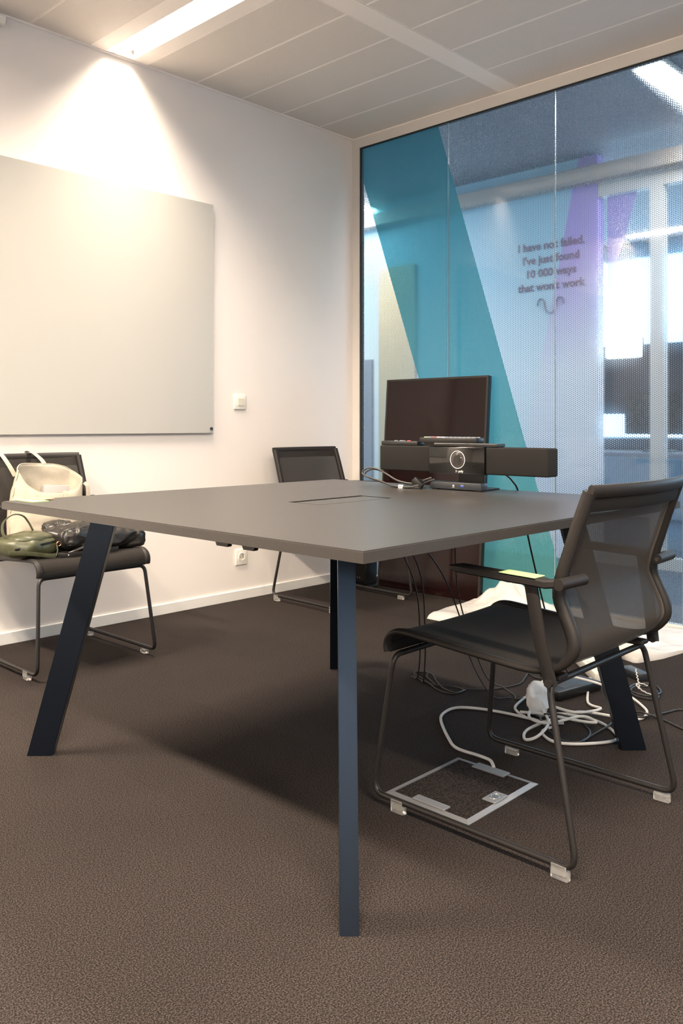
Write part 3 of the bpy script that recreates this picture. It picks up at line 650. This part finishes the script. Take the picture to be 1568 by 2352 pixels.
# ------------------------------------------------------------------ television leaning on the glass
tv = empty('television', (3.782, 2.952, 0.0), rot=(0, R(4.2), 0)); tag(tv, 'large black television standing on end, leaning on the glass partition', 'television')
hw, hh = 0.361, 1.236
mk('housing', BX((0.004, -hw, 0.001), (0.034, hw, hh), 0.004, 2), 'black_plastic', tv, True)
mk('rear_cover', BX((0.0341, -hw + 0.06, 0.10), (0.050, hw - 0.02, hh - 0.10), 0.008, 2), 'black_plastic', tv, True)
mk('screen', BX((0.0015, -hw + 0.012, 0.012), (0.0039, hw - 0.012, hh - 0.012)), 'dark_screen', tv)
for lo, hi in (((-hw, 0.001), (-hw + 0.0115, hh)), ((hw - 0.0115, 0.001), (hw, hh)), ((-hw + 0.012, 0.001), (hw - 0.012, 0.0115)), ((-hw + 0.012, hh - 0.0115), (hw - 0.012, hh))):
    mk('bezel', BX((0.0, *lo), (0.0039, *hi)), 'bezel_dark', tv)
for i in range(7): mk('vent_slot', BX((0.037, -hw + 0.056, 0.42 + 0.055 * i), (0.046, -hw + 0.0605, 0.45 + 0.055 * i)), 'gasket', tv)

# black box in the corner
bb = empty('speaker_box', (3.80, 3.415, 0), R(-4)); tag(bb, 'small black box standing on the carpet in the corner beside the television', 'box')
mk('body', BX((-0.05, -0.045, 0.012), (0.05, 0.07, 0.27), 0.008, 2), 'black_plastic', bb, True); mk('base', BX((-0.075, -0.10, 0), (0.06, 0.14, 0.012), 0.004, 1), 'black_plastic', bb, True)
mk('grille', BX((-0.053, -0.035, 0.03), (-0.0502, 0.06, 0.25), 0.001, 1), 'black_fabric', bb)
for y in (0.0, 0.02): mk('glint_stud', cyl(bmesh.new(), (-0.0531, y, 0.05), (-0.0545, y, 0.05), 0.003, 8), 'chrome', bb)  # chrome studs added for two small highlights on the box

# ------------------------------------------------------------------ video bar, dock, remotes, cable on the table
vb = empty('video_bar', (2.36, 1.707, TZ)); tag(vb, 'long black video conference bar with central camera on the table', 'video bar')
L_ = 0.348; z0, z1 = 0.058, 0.149
for a, b in ((-L_, -0.116), (0.116, L_)):
    bm = BX((0.0, a, z0), (0.064, b, z1), 0.006, 3); mk('speaker_grille', bm, 'black_fabric', vb, True)
mk('camera_housing', BX((-0.006, -0.1155, z0 - 0.002), (0.064, 0.1155, z1 - 0.001), 0.004, 2), 'gloss_black', vb, True)
cy_, cz_ = -0.008, 0.105
mk('lens_ring', TB([(-0.0068, cy_ + 0.0295 * math.cos(a), cz_ + 0.0295 * math.sin(a)) for a in [2 * math.pi * i / 36 for i in range(36)]], 0.0011, seg=6, closed=True), 'print_white', vb, True)
bm = bmesh.new(); cyl(bm, (-0.0061, cy_, cz_), (-0.0075, cy_, cz_), 0.027, 32, 0.025); ln = mk('lens', bm, 'lens_glass', vb, True)
for r_, x_ in ((0.017, -0.0085), (0.010, -0.0095)):
    bm = bmesh.new(); cyl(bm, (-0.0076, cy_, cz_), (x_, cy_, cz_), r_, 28, r_ * 0.94); mk('lens_barrel', bm, 'gloss_black', ln, True)
M = Matrix(((0, 0, -1, -0.0062), (-1, 0, 0, -0.0115), (0, 1, 0, 0.0625), (0, 0, 0, 1)))
text_mesh('brand_lettering', 'poly', 0.0115, 'print_white', vb, M, depth=0.0003)
bm = bmesh.new(); tube(bm, [(-0.0064, -0.0010, 0.0612), (-0.0064, -0.0010, 0.0700), (-0.0064, -0.0075, 0.0655), (-0.0064, -0.0035, 0.0632)], 0.0006, seg=5); mk('emblem', bm, 'print_white', vb)
mk('clamp_plate', BX((0.002, -0.16, z1 + 0.0005), (0.052, 0.10, z1 + 0.0115), 0.002, 1), 'black_plastic', vb)
mk('stand_post', BX((0.072, -0.062, 0.006), (0.084, 0.046, z1), 0.002, 1), 'black_plastic', vb)
mk('stand_arm', BX((0.0642, -0.04, 0.09), (0.0719, 0.025, 0.13)), 'black_plastic', vb)
mk('stand_foot', BX((0.045, -0.085, 0.0002), (0.135, 0.07, 0.006), 0.002, 1), 'black_plastic', vb)
dk = empty('docking_station', (2.355, 1.712, TZ)); tag(dk, 'slim black docking station with front ports under the video bar', 'docking station')
mk('body', BX((0.0, -0.107, 0.003), (0.04, 0.107, 0.0275), 0.003, 2), 'dock_grey', dk, True)
mk('front_port', BX((-0.0008, -0.038, 0.0125), (0.0005, -0.024, 0.0175)), 'usb_blue', dk); mk('front_port', BX((-0.0008, 0.0, 0.0095), (0.0005, 0.010, 0.0120)), 'chrome', dk)
mk('port_symbol', BX((-0.0008, 0.002, 0.0145), (0.0005, 0.008, 0.0185)), 'print_white', dk); mk('port_symbol', BX((-0.0008, -0.036, 0.0185), (0.0005, -0.026, 0.0192)), 'print_white', dk)
for y in (-0.09, 0.09): mk('foot', BX((0.006, y - 0.01, 0.0002), (0.034, y + 0.01, 0.0029)), 'gasket', dk)
def remote(loc, l, w_, h_, label, buttons, rz=0.0):
    t = empty('remote_control', loc, rz); tag(t, label, 'remote control', 'remotes on the video bar')
    mk('body', BX((-w_ / 2, -l / 2, 0), (w_ / 2, l / 2, h_), 0.003, 2), 'black_plastic', t, True)
    for (x, y, mt, sx, sy) in buttons: mk('button', BX((x - sx, y - sy, h_ - 0.0005), (x + sx, y + sy, h_ + 0.0028), 0.0008, 1), mt, t)
    return t
random.seed(3)
bt = []
for i in range(12):
    for j in range(3):
        mt = 'note_green' if (i, j) == (11, 0) else ('print_white' if (i in (7, 8) and j == 0) else random.choice(['office_grey', 'office_grey', 'grey_box', 'red_switch' if i == 9 else 'office_grey']))
        bt.append((-0.013 + 0.013 * j, -0.105 + 0.0185 * i, mt, 0.0042, 0.006))
remote((2.388, 1.752, TZ + 0.1608), 0.243, 0.046, 0.018, 'thick black remote with rows of buttons lying on the video bar', bt)
remote((2.385, 1.966, TZ + 0.1494), 0.170, 0.042, 0.015, 'slim black remote with a red button at the end of the video bar', [(0, -0.03, 'red_switch', 0.005, 0.005), (0, 0.0, 'office_grey', 0.008, 0.008), (0, 0.03, 'office_grey', 0.006, 0.004)])
hc = empty('display_cable', (2.36, 1.9, TZ)); tag(hc, 'looped black display cable with plug lying on the table by the dock', 'cable')
P1 = [(2.350, 1.808, .779), (2.346, 1.835, .770), (2.345, 1.865, .7575), (2.345, 1.91, .756), (2.35, 1.965, .764), (2.36, 2.015, .781), (2.365, 2.06, .797), (2.365, 2.105, .8035), (2.362, 2.135, .793), (2.36, 2.139, .781), (2.355, 2.11, .770), (2.34, 2.03, .757), (2.31, 1.955, .7475), (2.30, 1.90, .7452), (2.305, 1.862, .747), (2.325, 1.835, .755)]
loc = lambda P: [Vector(p) - Vector((2.36, 1.9, TZ)) for p in P]
mk('cord', TB(smooth_path(loc(P1), 5), 0.0032, seg=8), 'grey_cable', hc, True)
P2 = [(x + 0.006, y - 0.008, z - 0.0055) for x, y, z in P1]
P2 = [(x, y, max(z, 0.7436)) for x, y, z in P2]
mk('cord', TB(smooth_path(loc(P2), 5), 0.0028, seg=8), 'grey_cable', hc, True)
pg = BX((-0.007, -0.022, -0.011), (0.007, 0.022, 0.011), 0.003, 2); bmesh.ops.rotate(pg, verts=pg.verts, cent=(0, 0, 0), matrix=Matrix.Rotation(R(38), 3, 'X')); bmesh.ops.translate(pg, verts=pg.verts, vec=(2.325 - 2.36, 1.846 - 1.9, 0.020)); mk('plug', pg, 'black_plastic', hc, True)
mk('strap', BX((-0.028, -0.058, 0.0125), (0.0, -0.018, 0.032), 0.004, 2), 'black_plastic', hc, True)
mk('tag', BX((2.293 - 2.36, -0.006, 0.0008), (2.3015 - 2.36, 0.010, 0.0125)), 'print_white', hc)
for k_ in range(3): mk('tag_print', BX((2.2925 - 2.36, -0.003 + 0.004 * k_, 0.003), (2.2929 - 2.36, -0.001 + 0.004 * k_, 0.010)), 'gasket', hc)

# ------------------------------------------------------------------ bags on the chair by the wall
def mound(cx, cy, z0, a, b, c, amp, seed, nu=40, nv=20, rz=0.0, sq=0.75, freq=9, ridge=0.0):
    bm = bmesh.new(); rows_ = []
    for j in range(nv + 1):
        th = math.pi / 2 * (1 - 2 * j / nv); row = []
        for i in range(nu):
            ph = 2 * math.pi * i / nu
            f = lambda v: math.copysign(abs(v) ** sq, v)
            x, y, z = a * f(math.cos(th)) * f(math.cos(ph)), b * f(math.cos(th)) * f(math.sin(ph)), c * f(math.sin(th))
            n = noise.noise(Vector((x * freq + seed, y * freq, z * freq))) + 0.5 * noise.noise(Vector((x * freq * 2.3, y * freq * 2.3 + seed, z * freq * 2)))
            if ridge:
                w_ = Vector((x * freq * 0.9 + seed, y * freq * 1.6, z * freq * 1.2)); rd = 1 - abs(noise.noise(w_ * 1.5)) * 2.2
                n = n * 0.6 + ridge * (max(0, rd) ** 2 - 0.3) + 0.35 * ridge * (1 - 2.4 * abs(noise.noise(w_ * 3.7 + Vector((3, seed, 1)))))
            q = Vector((x, y, z)); q += q.normalized() * amp * n
            q.z = max(q.z, -c * 0.98); cr, sr = math.cos(rz), math.sin(rz)
            row.append(bm.verts.new((cx + q.x * cr - q.y * sr, cy + q.x * sr + q.y * cr, z0 + c * 0.98 + q.z)))
        rows_.append(row)
    for A, B in zip(rows_, rows_[1:]):
        for i in range(nu): bm.faces.new((A[i], A[(i + 1) % nu], B[(i + 1) % nu], B[i]))
    bmesh.ops.remove_doubles(bm, verts=bm.verts, dist=1e-5)
    return bm
SZ = 0.446
tt = empty('tote_bag', (1.77, 3.40, SZ)); tag(tt, 'cream canvas tote bag hung by its strap on the chair back', 'bag')
def tote(u, v):
    an = 2 * math.pi * u; c, s = math.cos(an), math.sin(an)     # s<0 is the front
    rim = 0.30 + 0.045 * max(0, s) - 0.075 * max(0, -s) ** 1.5 * (1 - 0.25 * c) + (0.02 * -c if c < 0 else -0.022 * c)
    z = v * rim; k = v
    wx = 0.145 + 0.012 * math.sin(v * 3.0); wy = 0.055 + 0.018 * math.sin(v * math.pi)
    f = lambda q, e: math.copysign(abs(q) ** e, q)
    x = wx * f(c, 0.6) + (-0.045 + 0.062 * v); y = wy * f(s, 0.8) + 0.045 * v
    n = noise.noise(Vector((x * 11, z * 9, s * 1.7))) * 0.014 + (0.5 - abs(noise.noise(Vector((x * 16 + z * 9, z * 13 - x * 6, s * 2 + 5))))) * 0.014
    return Vector((x, y + n * (1 if s < 0 else -1), z + 0.002))
bm = grid_surface(tote, 56, 24); bmesh.ops.remove_doubles(bm, verts=bm.verts, dist=1e-5)
base = sorted([v for v in bm.verts if v.co.z < 0.0025], key=lambda v: math.atan2(v.co.y - 0.0, v.co.x + 0.045))
try: bm.faces.new(base)
except Exception: pass
solidify(mk('bag_body', bm, 'canvas', tt, True, 60), 0.0025)
bm = bmesh.new(); tube(bm, [tote(i / 56, 1.0) for i in range(56)], 0.0022, seg=5, closed=True); mk('rim_hem', bm, 'canvas', tt, True)
def strap(pts, name='handle'): mk(name, TB(smooth_path(pts, 6), 0.011, seg=6, ry=0.0016, ref=(1, 0.12, 0), square=0.5), 'canvas', tt, True, 60)
# back handle goes up and over the chair's top rail
strap([(-0.115, 0.098, 0.300), (-0.135, 0.112, 0.345), (-0.148, 0.140, 0.382), (-0.152, 0.168, 0.398), (-0.15, 0.205, 0.396), (-0.148, 0.222, 0.36), (-0.14, 0.224, 0.25)])
strap([(0.035, 0.10, 0.318), (0.018, 0.118, 0.36), (0.002, 0.150, 0.388), (-0.002, 0.180, 0.400), (0.0, 0.226, 0.398), (0.0, 0.243, 0.36), (0.0, 0.243, 0.25)])
# front handle hangs down
strap([(0.045, -0.033, 0.235), (0.044, -0.042, 0.215), (0.036, -0.05, 0.18), (0.026, -0.05, 0.14), (0.02, -0.045, 0.10)])
strap([(0.160, 0.012, 0.262), (0.172, 0.004, 0.245), (0.170, -0.004, 0.20), (0.162, -0.006, 0.15), (0.158, 0.0, 0.10)])
gb_ = tag(mk('book_box', BX((-0.055, -0.022, 0), (0.055, 0.022, 0.235), 0.004, 2), 'grey_box', None, True), 'pale grey box peeking out of the cream tote bag', 'box'); gb_.location = (1.80, 3.437, SZ + 0.02); gb_.rotation_euler = (R(-8), R(4), R(-10))

jk = empty('leather_jacket', (1.83, 3.18, SZ)); tag(jk, 'crumpled black leather jacket with silver zip on the chair seat', 'jacket')
mk('body', mound(0.03, 0.02, 0.0, 0.185, 0.125, 0.052, 0.016, 3.1, freq=8, nu=110, nv=50, ridge=0.7), 'black_leather', jk, True, 180)
mk('sleeve', mound(-0.075, -0.005, 0.022, 0.135, 0.085, 0.046, 0.013, 8.4, rz=R(22), freq=10, nu=100, nv=46, ridge=0.7, sq=0.6), 'black_leather', jk, True, 180)
mk('collar', mound(-0.11, 0.065, 0.05, 0.06, 0.05, 0.034, 0.012, 5.2, rz=R(35), freq=14, nu=70, nv=34, ridge=0.7, sq=0.5), 'black_leather', jk, True, 180)
mk('cuff', mound(0.165, -0.02, 0.0, 0.060, 0.07, 0.040, 0.009, 9.9, rz=R(-15), freq=15, nu=70, nv=34, ridge=0.7, sq=0.5), 'black_leather', jk, True, 180)
Z1 = [(-0.158, -0.105, 0.012), (-0.13, -0.112, 0.022), (-0.07, -0.118, 0.040), (-0.01, -0.122, 0.058), (0.03, -0.118, 0.062)]
mk('zip', TB(smooth_path(Z1, 5), 0.0055, seg=6, ry=0.002), 'chrome', jk, True)
mk('zip_pull', BX((-0.168, -0.121, 0.003), (-0.150, -0.113, 0.010), 0.002, 1), 'chrome', jk)
mk('belt', TB(smooth_path([(-0.20, -0.10, 0.010), (-0.16, -0.118, 0.008), (-0.08, -0.125, 0.010), (0.05, -0.128, 0.012)], 5), 0.010, seg=6, ry=0.003, ref=(0, 0, 1)), 'black_leather', jk, True)
gr = empty('green_handbag', (1.555, 3.185, SZ)); tag(gr, 'small olive green leather handbag slumped on the chair seat', 'handbag')
mk('body', mound(0.0, 0.0, 0.0, 0.118, 0.10, 0.047, 0.012, 1.7, rz=R(14), freq=12), 'green_leather', gr, True, 180)
mk('flap', mound(0.005, -0.015, 0.052, 0.095, 0.07, 0.022, 0.008, 4.3, rz=R(14), freq=14), 'green_leather', gr, True, 180)
mk('handle', TB(smooth_path([(-0.085, -0.03, 0.072), (-0.098, -0.005, 0.10), (-0.085, 0.02, 0.14), (-0.04, 0.035, 0.165), (0.0, 0.035, 0.158), (0.022, 0.03, 0.13), (0.035, 0.02, 0.098)], 6), 0.007, seg=6, ry=0.0025), 'green_leather', gr, True)
mk('zip', TB(smooth_path([(-0.09, -0.088, 0.045), (-0.02, -0.098, 0.052), (0.05, -0.092, 0.060), (0.085, -0.07, 0.060)], 5), 0.0045, seg=6, ry=0.002), 'black_plastic', gr, True)
mk('strap', TB(smooth_path([(-0.12, -0.10, 0.038), (-0.05, -0.118, 0.030), (0.02, -0.122, 0.016), (0.06, -0.118, 0.010)], 5), 0.009, seg=6, ry=0.0025, ref=(0, 0, 1)), 'green_leather', gr, True)
mk('zip_pull', TB([(0.075, -0.092, 0.050), (0.07, -0.112, 0.028), (0.058, -0.122, 0.008)], 0.006, seg=6, ry=0.002), 'green_leather', gr, True)
mk('buckle', TB([(0.082 + 0.009 * math.cos(a), -0.098, 0.052 + 0.009 * math.sin(a)) for a in [2 * math.pi * i / 14 for i in range(14)]], 0.002, seg=6, closed=True), 'copper', gr, True)

# ------------------------------------------------------------------ packaging by the glass
NB = [(2.66, 3.62), (2.60, 3.34), (2.45, 3.34), (2.2, 3.42), (2.04, 3.47), (1.89, 3.43), (1.72, 3.39), (1.60, 3.33), (1.50, 3.29), (1.45, 3.42), (1.42, 3.60), (1.40, 3.75)]
def xnear(y):
    for (a, xa), (b, xb) in zip(NB, NB[1:]):
        if b <= y <= a: return xa + (xb - xa) * (a - y) / (a - b)
    return NB[0][1] if y > NB[0][0] else NB[-1][1]
def foam(u, v):
    y = 2.66 - 1.26 * u; xn = xnear(y); x = xn + (3.885 - xn) * v
    if y > 2.56 and x > 3.66: x = 3.66 + (x - 3.66) * 0.3
    e = min(u, 1 - u, v * 0.5, 1.0) * 16; e = max(0, min(1, e)) ** 0.5
    h = 0.026 + 0.011 * noise.noise(Vector((x * 7, y * 7, 0))) + 0.004 * noise.noise(Vector((x * 26, y * 26, 3)))
    h += 0.105 * math.exp(-((y - 2.40) / 0.16) ** 2 - ((x - 3.80) / 0.11) ** 2) * (1 + 0.5 * noise.noise(Vector((x * 20, y * 20, 1))))
    h += 0.03 * math.exp(-((y - 1.55) / 0.09) ** 2 - ((x - 3.37) / 0.06) ** 2)
    return Vector((x, y, 0.002 + max(0.004, h) * e))
bm = grid_surface(foam, 80, 40)
bd = [e for e in bm.edges if e.is_boundary]; r = bmesh.ops.extrude_edge_only(bm, edges=bd)
for v in [g for g in r['geom'] if isinstance(g, bmesh.types.BMVert)]: v.co.z = 0.0006
fo = tag(mk('packing_foam', bm, 'packing_foam', None, True, 180), 'crumpled white padded packing sheet spread on the carpet along the glass', 'packing sheet')
def clearbag(u, v):
    x = 3.70 + 0.16 * u; y = 2.49 + 0.16 * v; e = max(0, min(1, min(u, 1 - u, v, 1 - v) * 6)) ** 0.5
    return Vector((x, y, 0.13 * e * (0.5 + 0.5 * u) * (0.45 + 0.5 * noise.noise(Vector((x * 22, y * 22, 7)))) * 0.9 + 0.002 + 0.03 * e))
kp = tag(mk('kraft_fold', mound(3.37, 1.63, 0.0, 0.045, 0.10, 0.022, 0.008, 2.2, rz=R(10), freq=18), 'kraft', None, True, 180), 'small tan paper fold on the carpet against the packing sheet', 'paper')
kp.location = (-0.075, 0.03, 0.001)

# ------------------------------------------------------------------ power strip, adapters
ps = empty('power_strip', (3.075, 1.585, 0), R(43)); tag(ps, 'white power strip with a red switch on the carpet behind the table leg', 'power strip')
mk('body', BX((-0.17, -0.032, 0.0), (0.17, 0.032, 0.040), 0.006, 2), 'white_plastic', ps, True)
mk('switch', BX((-0.160, -0.012, 0.0395), (-0.135, 0.012, 0.046), 0.002, 1), 'red_switch', ps); mk('end_switch', BX((-0.1712, -0.02, 0.012), (-0.1702, 0.005, 0.026)), 'red_switch', ps)
for x in (-0.09, -0.02, 0.05, 0.12):
    mk('outlet', cyl(bmesh.new(), (x, 0, 0.0402), (x, 0, 0.0408), 0.019, 20), 'rocker', ps)
br = empty('power_adapter', (2.775, 1.515, 0), R(-12)); tag(br, 'flat black power adapter brick among the white cable coils', 'power adapter')
mk('body', BX((-0.115, -0.055, 0.0), (0.115, 0.055, 0.034), 0.006, 2), 'black_plastic', br, True); mk('label_plate', BX((-0.06, -0.035, 0.0338), (0.06, 0.035, 0.0344)), 'dock_grey', br)
ad = empty('power_adapter', (3.12, 1.425, 0), R(60)); tag(ad, 'small black power adapter on the carpet right behind the table leg', 'power adapter')
mk('body', BX((-0.06, -0.026, 0.0), (0.06, 0.026, 0.028), 0.005, 2), 'dock_grey', ad, True); mk('cord_boot', cyl(bmesh.new(), (0.0602, 0, 0.014), (0.085, 0, 0.014), 0.006, 10, 0.004), 'black_plastic', ad, True)

# ------------------------------------------------------------------ cables on the floor
def cable(name, pts, r, mat, label, zs=None, jig=0.0, seed=0, cat='cable', group=None):
    P = []
    for i, p in enumerate(pts):
        z = p[2] if len(p) > 2 else r + 0.0012 + jig * abs(noise.noise(Vector((i * 0.83, seed, 0))))
        P.append((p[0], p[1], z))
    return tag(mk(name, TB(smooth_path(P, 7), r, seg=8), mat, None, True, 180), label, cat, group)
WR = 0.0047
cable('power_cable', [(2.001, 1.321, 0.009), (2.018, 1.338, 0.012), (2.044, 1.364), (2.050, 1.405), (2.052, 1.484), (2.100, 1.550), (2.207, 1.659), (2.274, 1.697), (2.346, 1.696), (2.389, 1.637), (2.413, 1.550), (2.422, 1.473), (2.43, 1.40), (2.46, 1.36)], WR, 'white_cable', 'white cable running from the floor box flap to the coil', seed=1)
cable('power_cable', [(2.422, 1.473), (2.450, 1.523), (2.502, 1.563), (2.640, 1.587, .012), (2.77, 1.572, .05), (2.811, 1.442, .045), (2.828, 1.319, .02), (2.78, 1.235), (2.723, 1.203), (2.668, 1.201), (2.637, 1.245), (2.570, 1.365, .014), (2.428, 1.396, .014), (2.312, 1.406, .01), (2.252, 1.374), (2.287, 1.352, .012), (2.393, 1.376, .02), (2.486, 1.454, .02), (2.504, 1.497, .014), (2.50, 1.44), (2.521, 1.386, .014), (2.552, 1.294), (2.499, 1.209), (2.432, 1.173), (2.331, 1.238), (2.296, 1.306), (2.345, 1.371), (2.40, 1.36, .012)], WR, 'white_cable', 'long white cable lying in big loose loops by the table leg', seed=2)
cable('power_cable', [(2.437, 1.506, .014), (2.454, 1.427, .02), (2.486, 1.305, .018), (2.504, 1.270, .02), (2.520, 1.330, .02), (2.386, 1.372, .022), (2.402, 1.452, .02), (2.538, 1.493, .02), (2.530, 1.359, .024), (2.659, 1.333, .01), (2.70, 1.40), (2.90, 1.50), (2.95, 1.53), (2.962, 1.49, .016)], WR, 'white_cable', 'white cable tangled inside the loops and leading to the power strip', seed=3)
BK = 0.0026; G_ = 'thin black cables on the carpet under the table'
cable('data_cable', [(2.50, 1.90, .005), (2.56, 1.99), (2.60, 2.02), (2.565, 2.056), (2.512, 1.986), (2.50, 1.90), (2.531, 1.849), (2.516, 1.790), (2.461, 1.798), (2.46, 1.86), (2.498, 1.93), (2.55, 2.03), (2.58, 2.06), (2.60, 2.00), (2.54, 1.93), (2.49, 1.86), (2.48, 1.80), (2.53, 1.79)], BK, 'black_cable', 'thin black cable coiled in a flat figure on the carpet under the table', jig=0.008, seed=4, group=G_)
cable('data_cable', [(2.532, 1.811), (2.599, 1.724), (2.718, 1.689), (2.80, 1.71), (2.866, 1.733), (2.834, 1.685), (2.86, 1.62), (2.95, 1.60), (2.97, 1.53), (3.0, 1.48), (2.93, 1.41)], BK, 'black_cable', 'thin black cable running from the flat coil to the adapters', jig=0.006, seed=5, group=G_)
cable('data_cable', [(2.30, 1.66, .69), (2.34, 1.70, .66), (2.50, 1.80, .35), (2.60, 1.76, .06), (2.640, 1.70, .006), (2.60, 1.63), (2.566, 1.600), (2.640, 1.590), (2.66, 1.55, .006)], BK, 'black_cable', 'black cable dropping from the table top and curling before the adapter brick', seed=6, group=G_)
cable('data_cable', [(2.455, 1.51, .010), (2.440, 1.44, .015), (2.383, 1.386, .012), (2.327, 1.294), (2.345, 1.248), (2.400, 1.245), (2.46, 1.27), (2.495, 1.325, .012), (2.475, 1.376, .026), (2.44, 1.42, .026)], 0.0032, 'black_cable', 'black cable ring lying across the white loops', seed=7, group=G_)
cable('data_cable', [(2.36, 1.245), (2.413, 1.245), (2.525, 1.236, .014), (2.620, 1.252, .015), (2.678, 1.190, .012), (2.789, 1.165), (2.857, 1.137), (2.90, 1.04), (2.95, 0.9), (3.05, 0.75)], 0.0032, 'black_cable', 'black cable snaking past the table leg and away over the carpet', seed=8, group=G_)
cable('data_cable', [(2.94, 1.40, .005), (2.82, 1.33, .012), (2.710, 1.270, .012), (2.698, 1.199, .018), (2.717, 1.149), (2.676, 1.065), (2.63, 0.95), (2.56, 0.80)], 0.0032, 'black_cable', 'black cable crossing the other one behind the chair leg', seed=9, group=G_)
ck = empty('cable_coil', (2.955, 1.315, 0)); tag(ck, 'small coil of black cable held by a white twist tie behind the leg', 'cable')
mk('cord', TB(smooth_path([(0.15, 0.09, .012), (0.08, 0.055, .006), (0.094, 0.024, .006), (0.018, -0.045, .005), (-0.06, -0.067, .006), (-0.084, -0.007, .010), (-0.029, 0.042, .014), (0.06, 0.045, .012), (0.08, -0.01, .008), (0.0, -0.06, .012), (-0.07, -0.04, .014), (-0.06, 0.02, .016), (0.0, 0.03, .018), (0.03, 0.0, .014)], 6), 0.003, seg=8), 'black_cable', ck, True)
bm = bmesh.new(); tw = [Vector((-0.02 + 0.03 * math.cos(a), -0.02 + 0.035 * math.sin(a), 0.022 + 0.012 * math.sin(a))) for a in [0.3 + i * 0.13 for i in range(34)]]
tw = [p + Vector((0.003 * math.cos(i * 1.9), 0.003 * math.sin(i * 1.9), 0)) for i, p in enumerate(tw)] ; mk('twist_tie', TB(tw, 0.0022, seg=5), 'tape_white', ck, True)
tw = [Vector((-0.035, 0.0, 0.024)).lerp(Vector((0.03, 0.045, 0.070)), i / 20) + Vector((0.0025 * math.cos(i * 1.9), 0.0025 * math.sin(i * 1.9), 0)) for i in range(21)]; mk('twist_tie', TB(tw, 0.0022, seg=5), 'tape_white', ck, True)
cw = tag(mk('tape_wrap', mound(0, 0, 0.0, 0.088, 0.036, 0.012, 0.010, 6.1, freq=26, nu=60, nv=24, ridge=0.5, sq=0.75), 'tape_white', None, True, 60), 'crumpled white tape wrapped round the white cables', 'tape'); cw.location = (2.53, 1.50, 0.030); cw.rotation_euler = (R(18), R(-20), R(28))
# cables hanging from the table well to the floor
HG = 'black cables hanging under the table'
def hang(pts, r, label): tag(mk('hanging_cable', TB(smooth_path(pts, 8), r, seg=7), 'black_cable', None, True, 180), label, 'cable', HG)
hang([(1.99, 1.74, .70), (2.10, 1.78, .655), (2.35, 1.86, .45), (2.44, 1.905, .20), (2.47, 1.935, .03), (2.50, 1.97, .006)], 0.0028, 'black cable hanging slack from the table well to the flat coil')
hang([(1.99, 1.76, .70), (2.10, 1.80, .645), (2.36, 1.89, .40), (2.46, 1.945, .18), (2.48, 1.97, .03), (2.52, 2.03, .006)], 0.0028, 'black cable hanging beside its twin from the table well to the carpet')
hang([(1.99, 1.70, .70), (2.08, 1.71, .655), (2.30, 1.73, .47), (2.42, 1.74, .30), (2.45, 1.715, .15), (2.50, 1.66, .02), (2.56, 1.62, .006)], 0.0026, 'kinked black cable hanging from the table well towards the adapters')
hang([(2.46, 1.585, .80), (2.50, 1.575, .77), (2.535, 1.57, .72), (2.62, 1.575, .52), (2.78, 1.60, .24), (2.90, 1.60, .05), (2.95, 1.585, .006)], 0.0032, 'black cable dropping from the video bar over the far table edge')
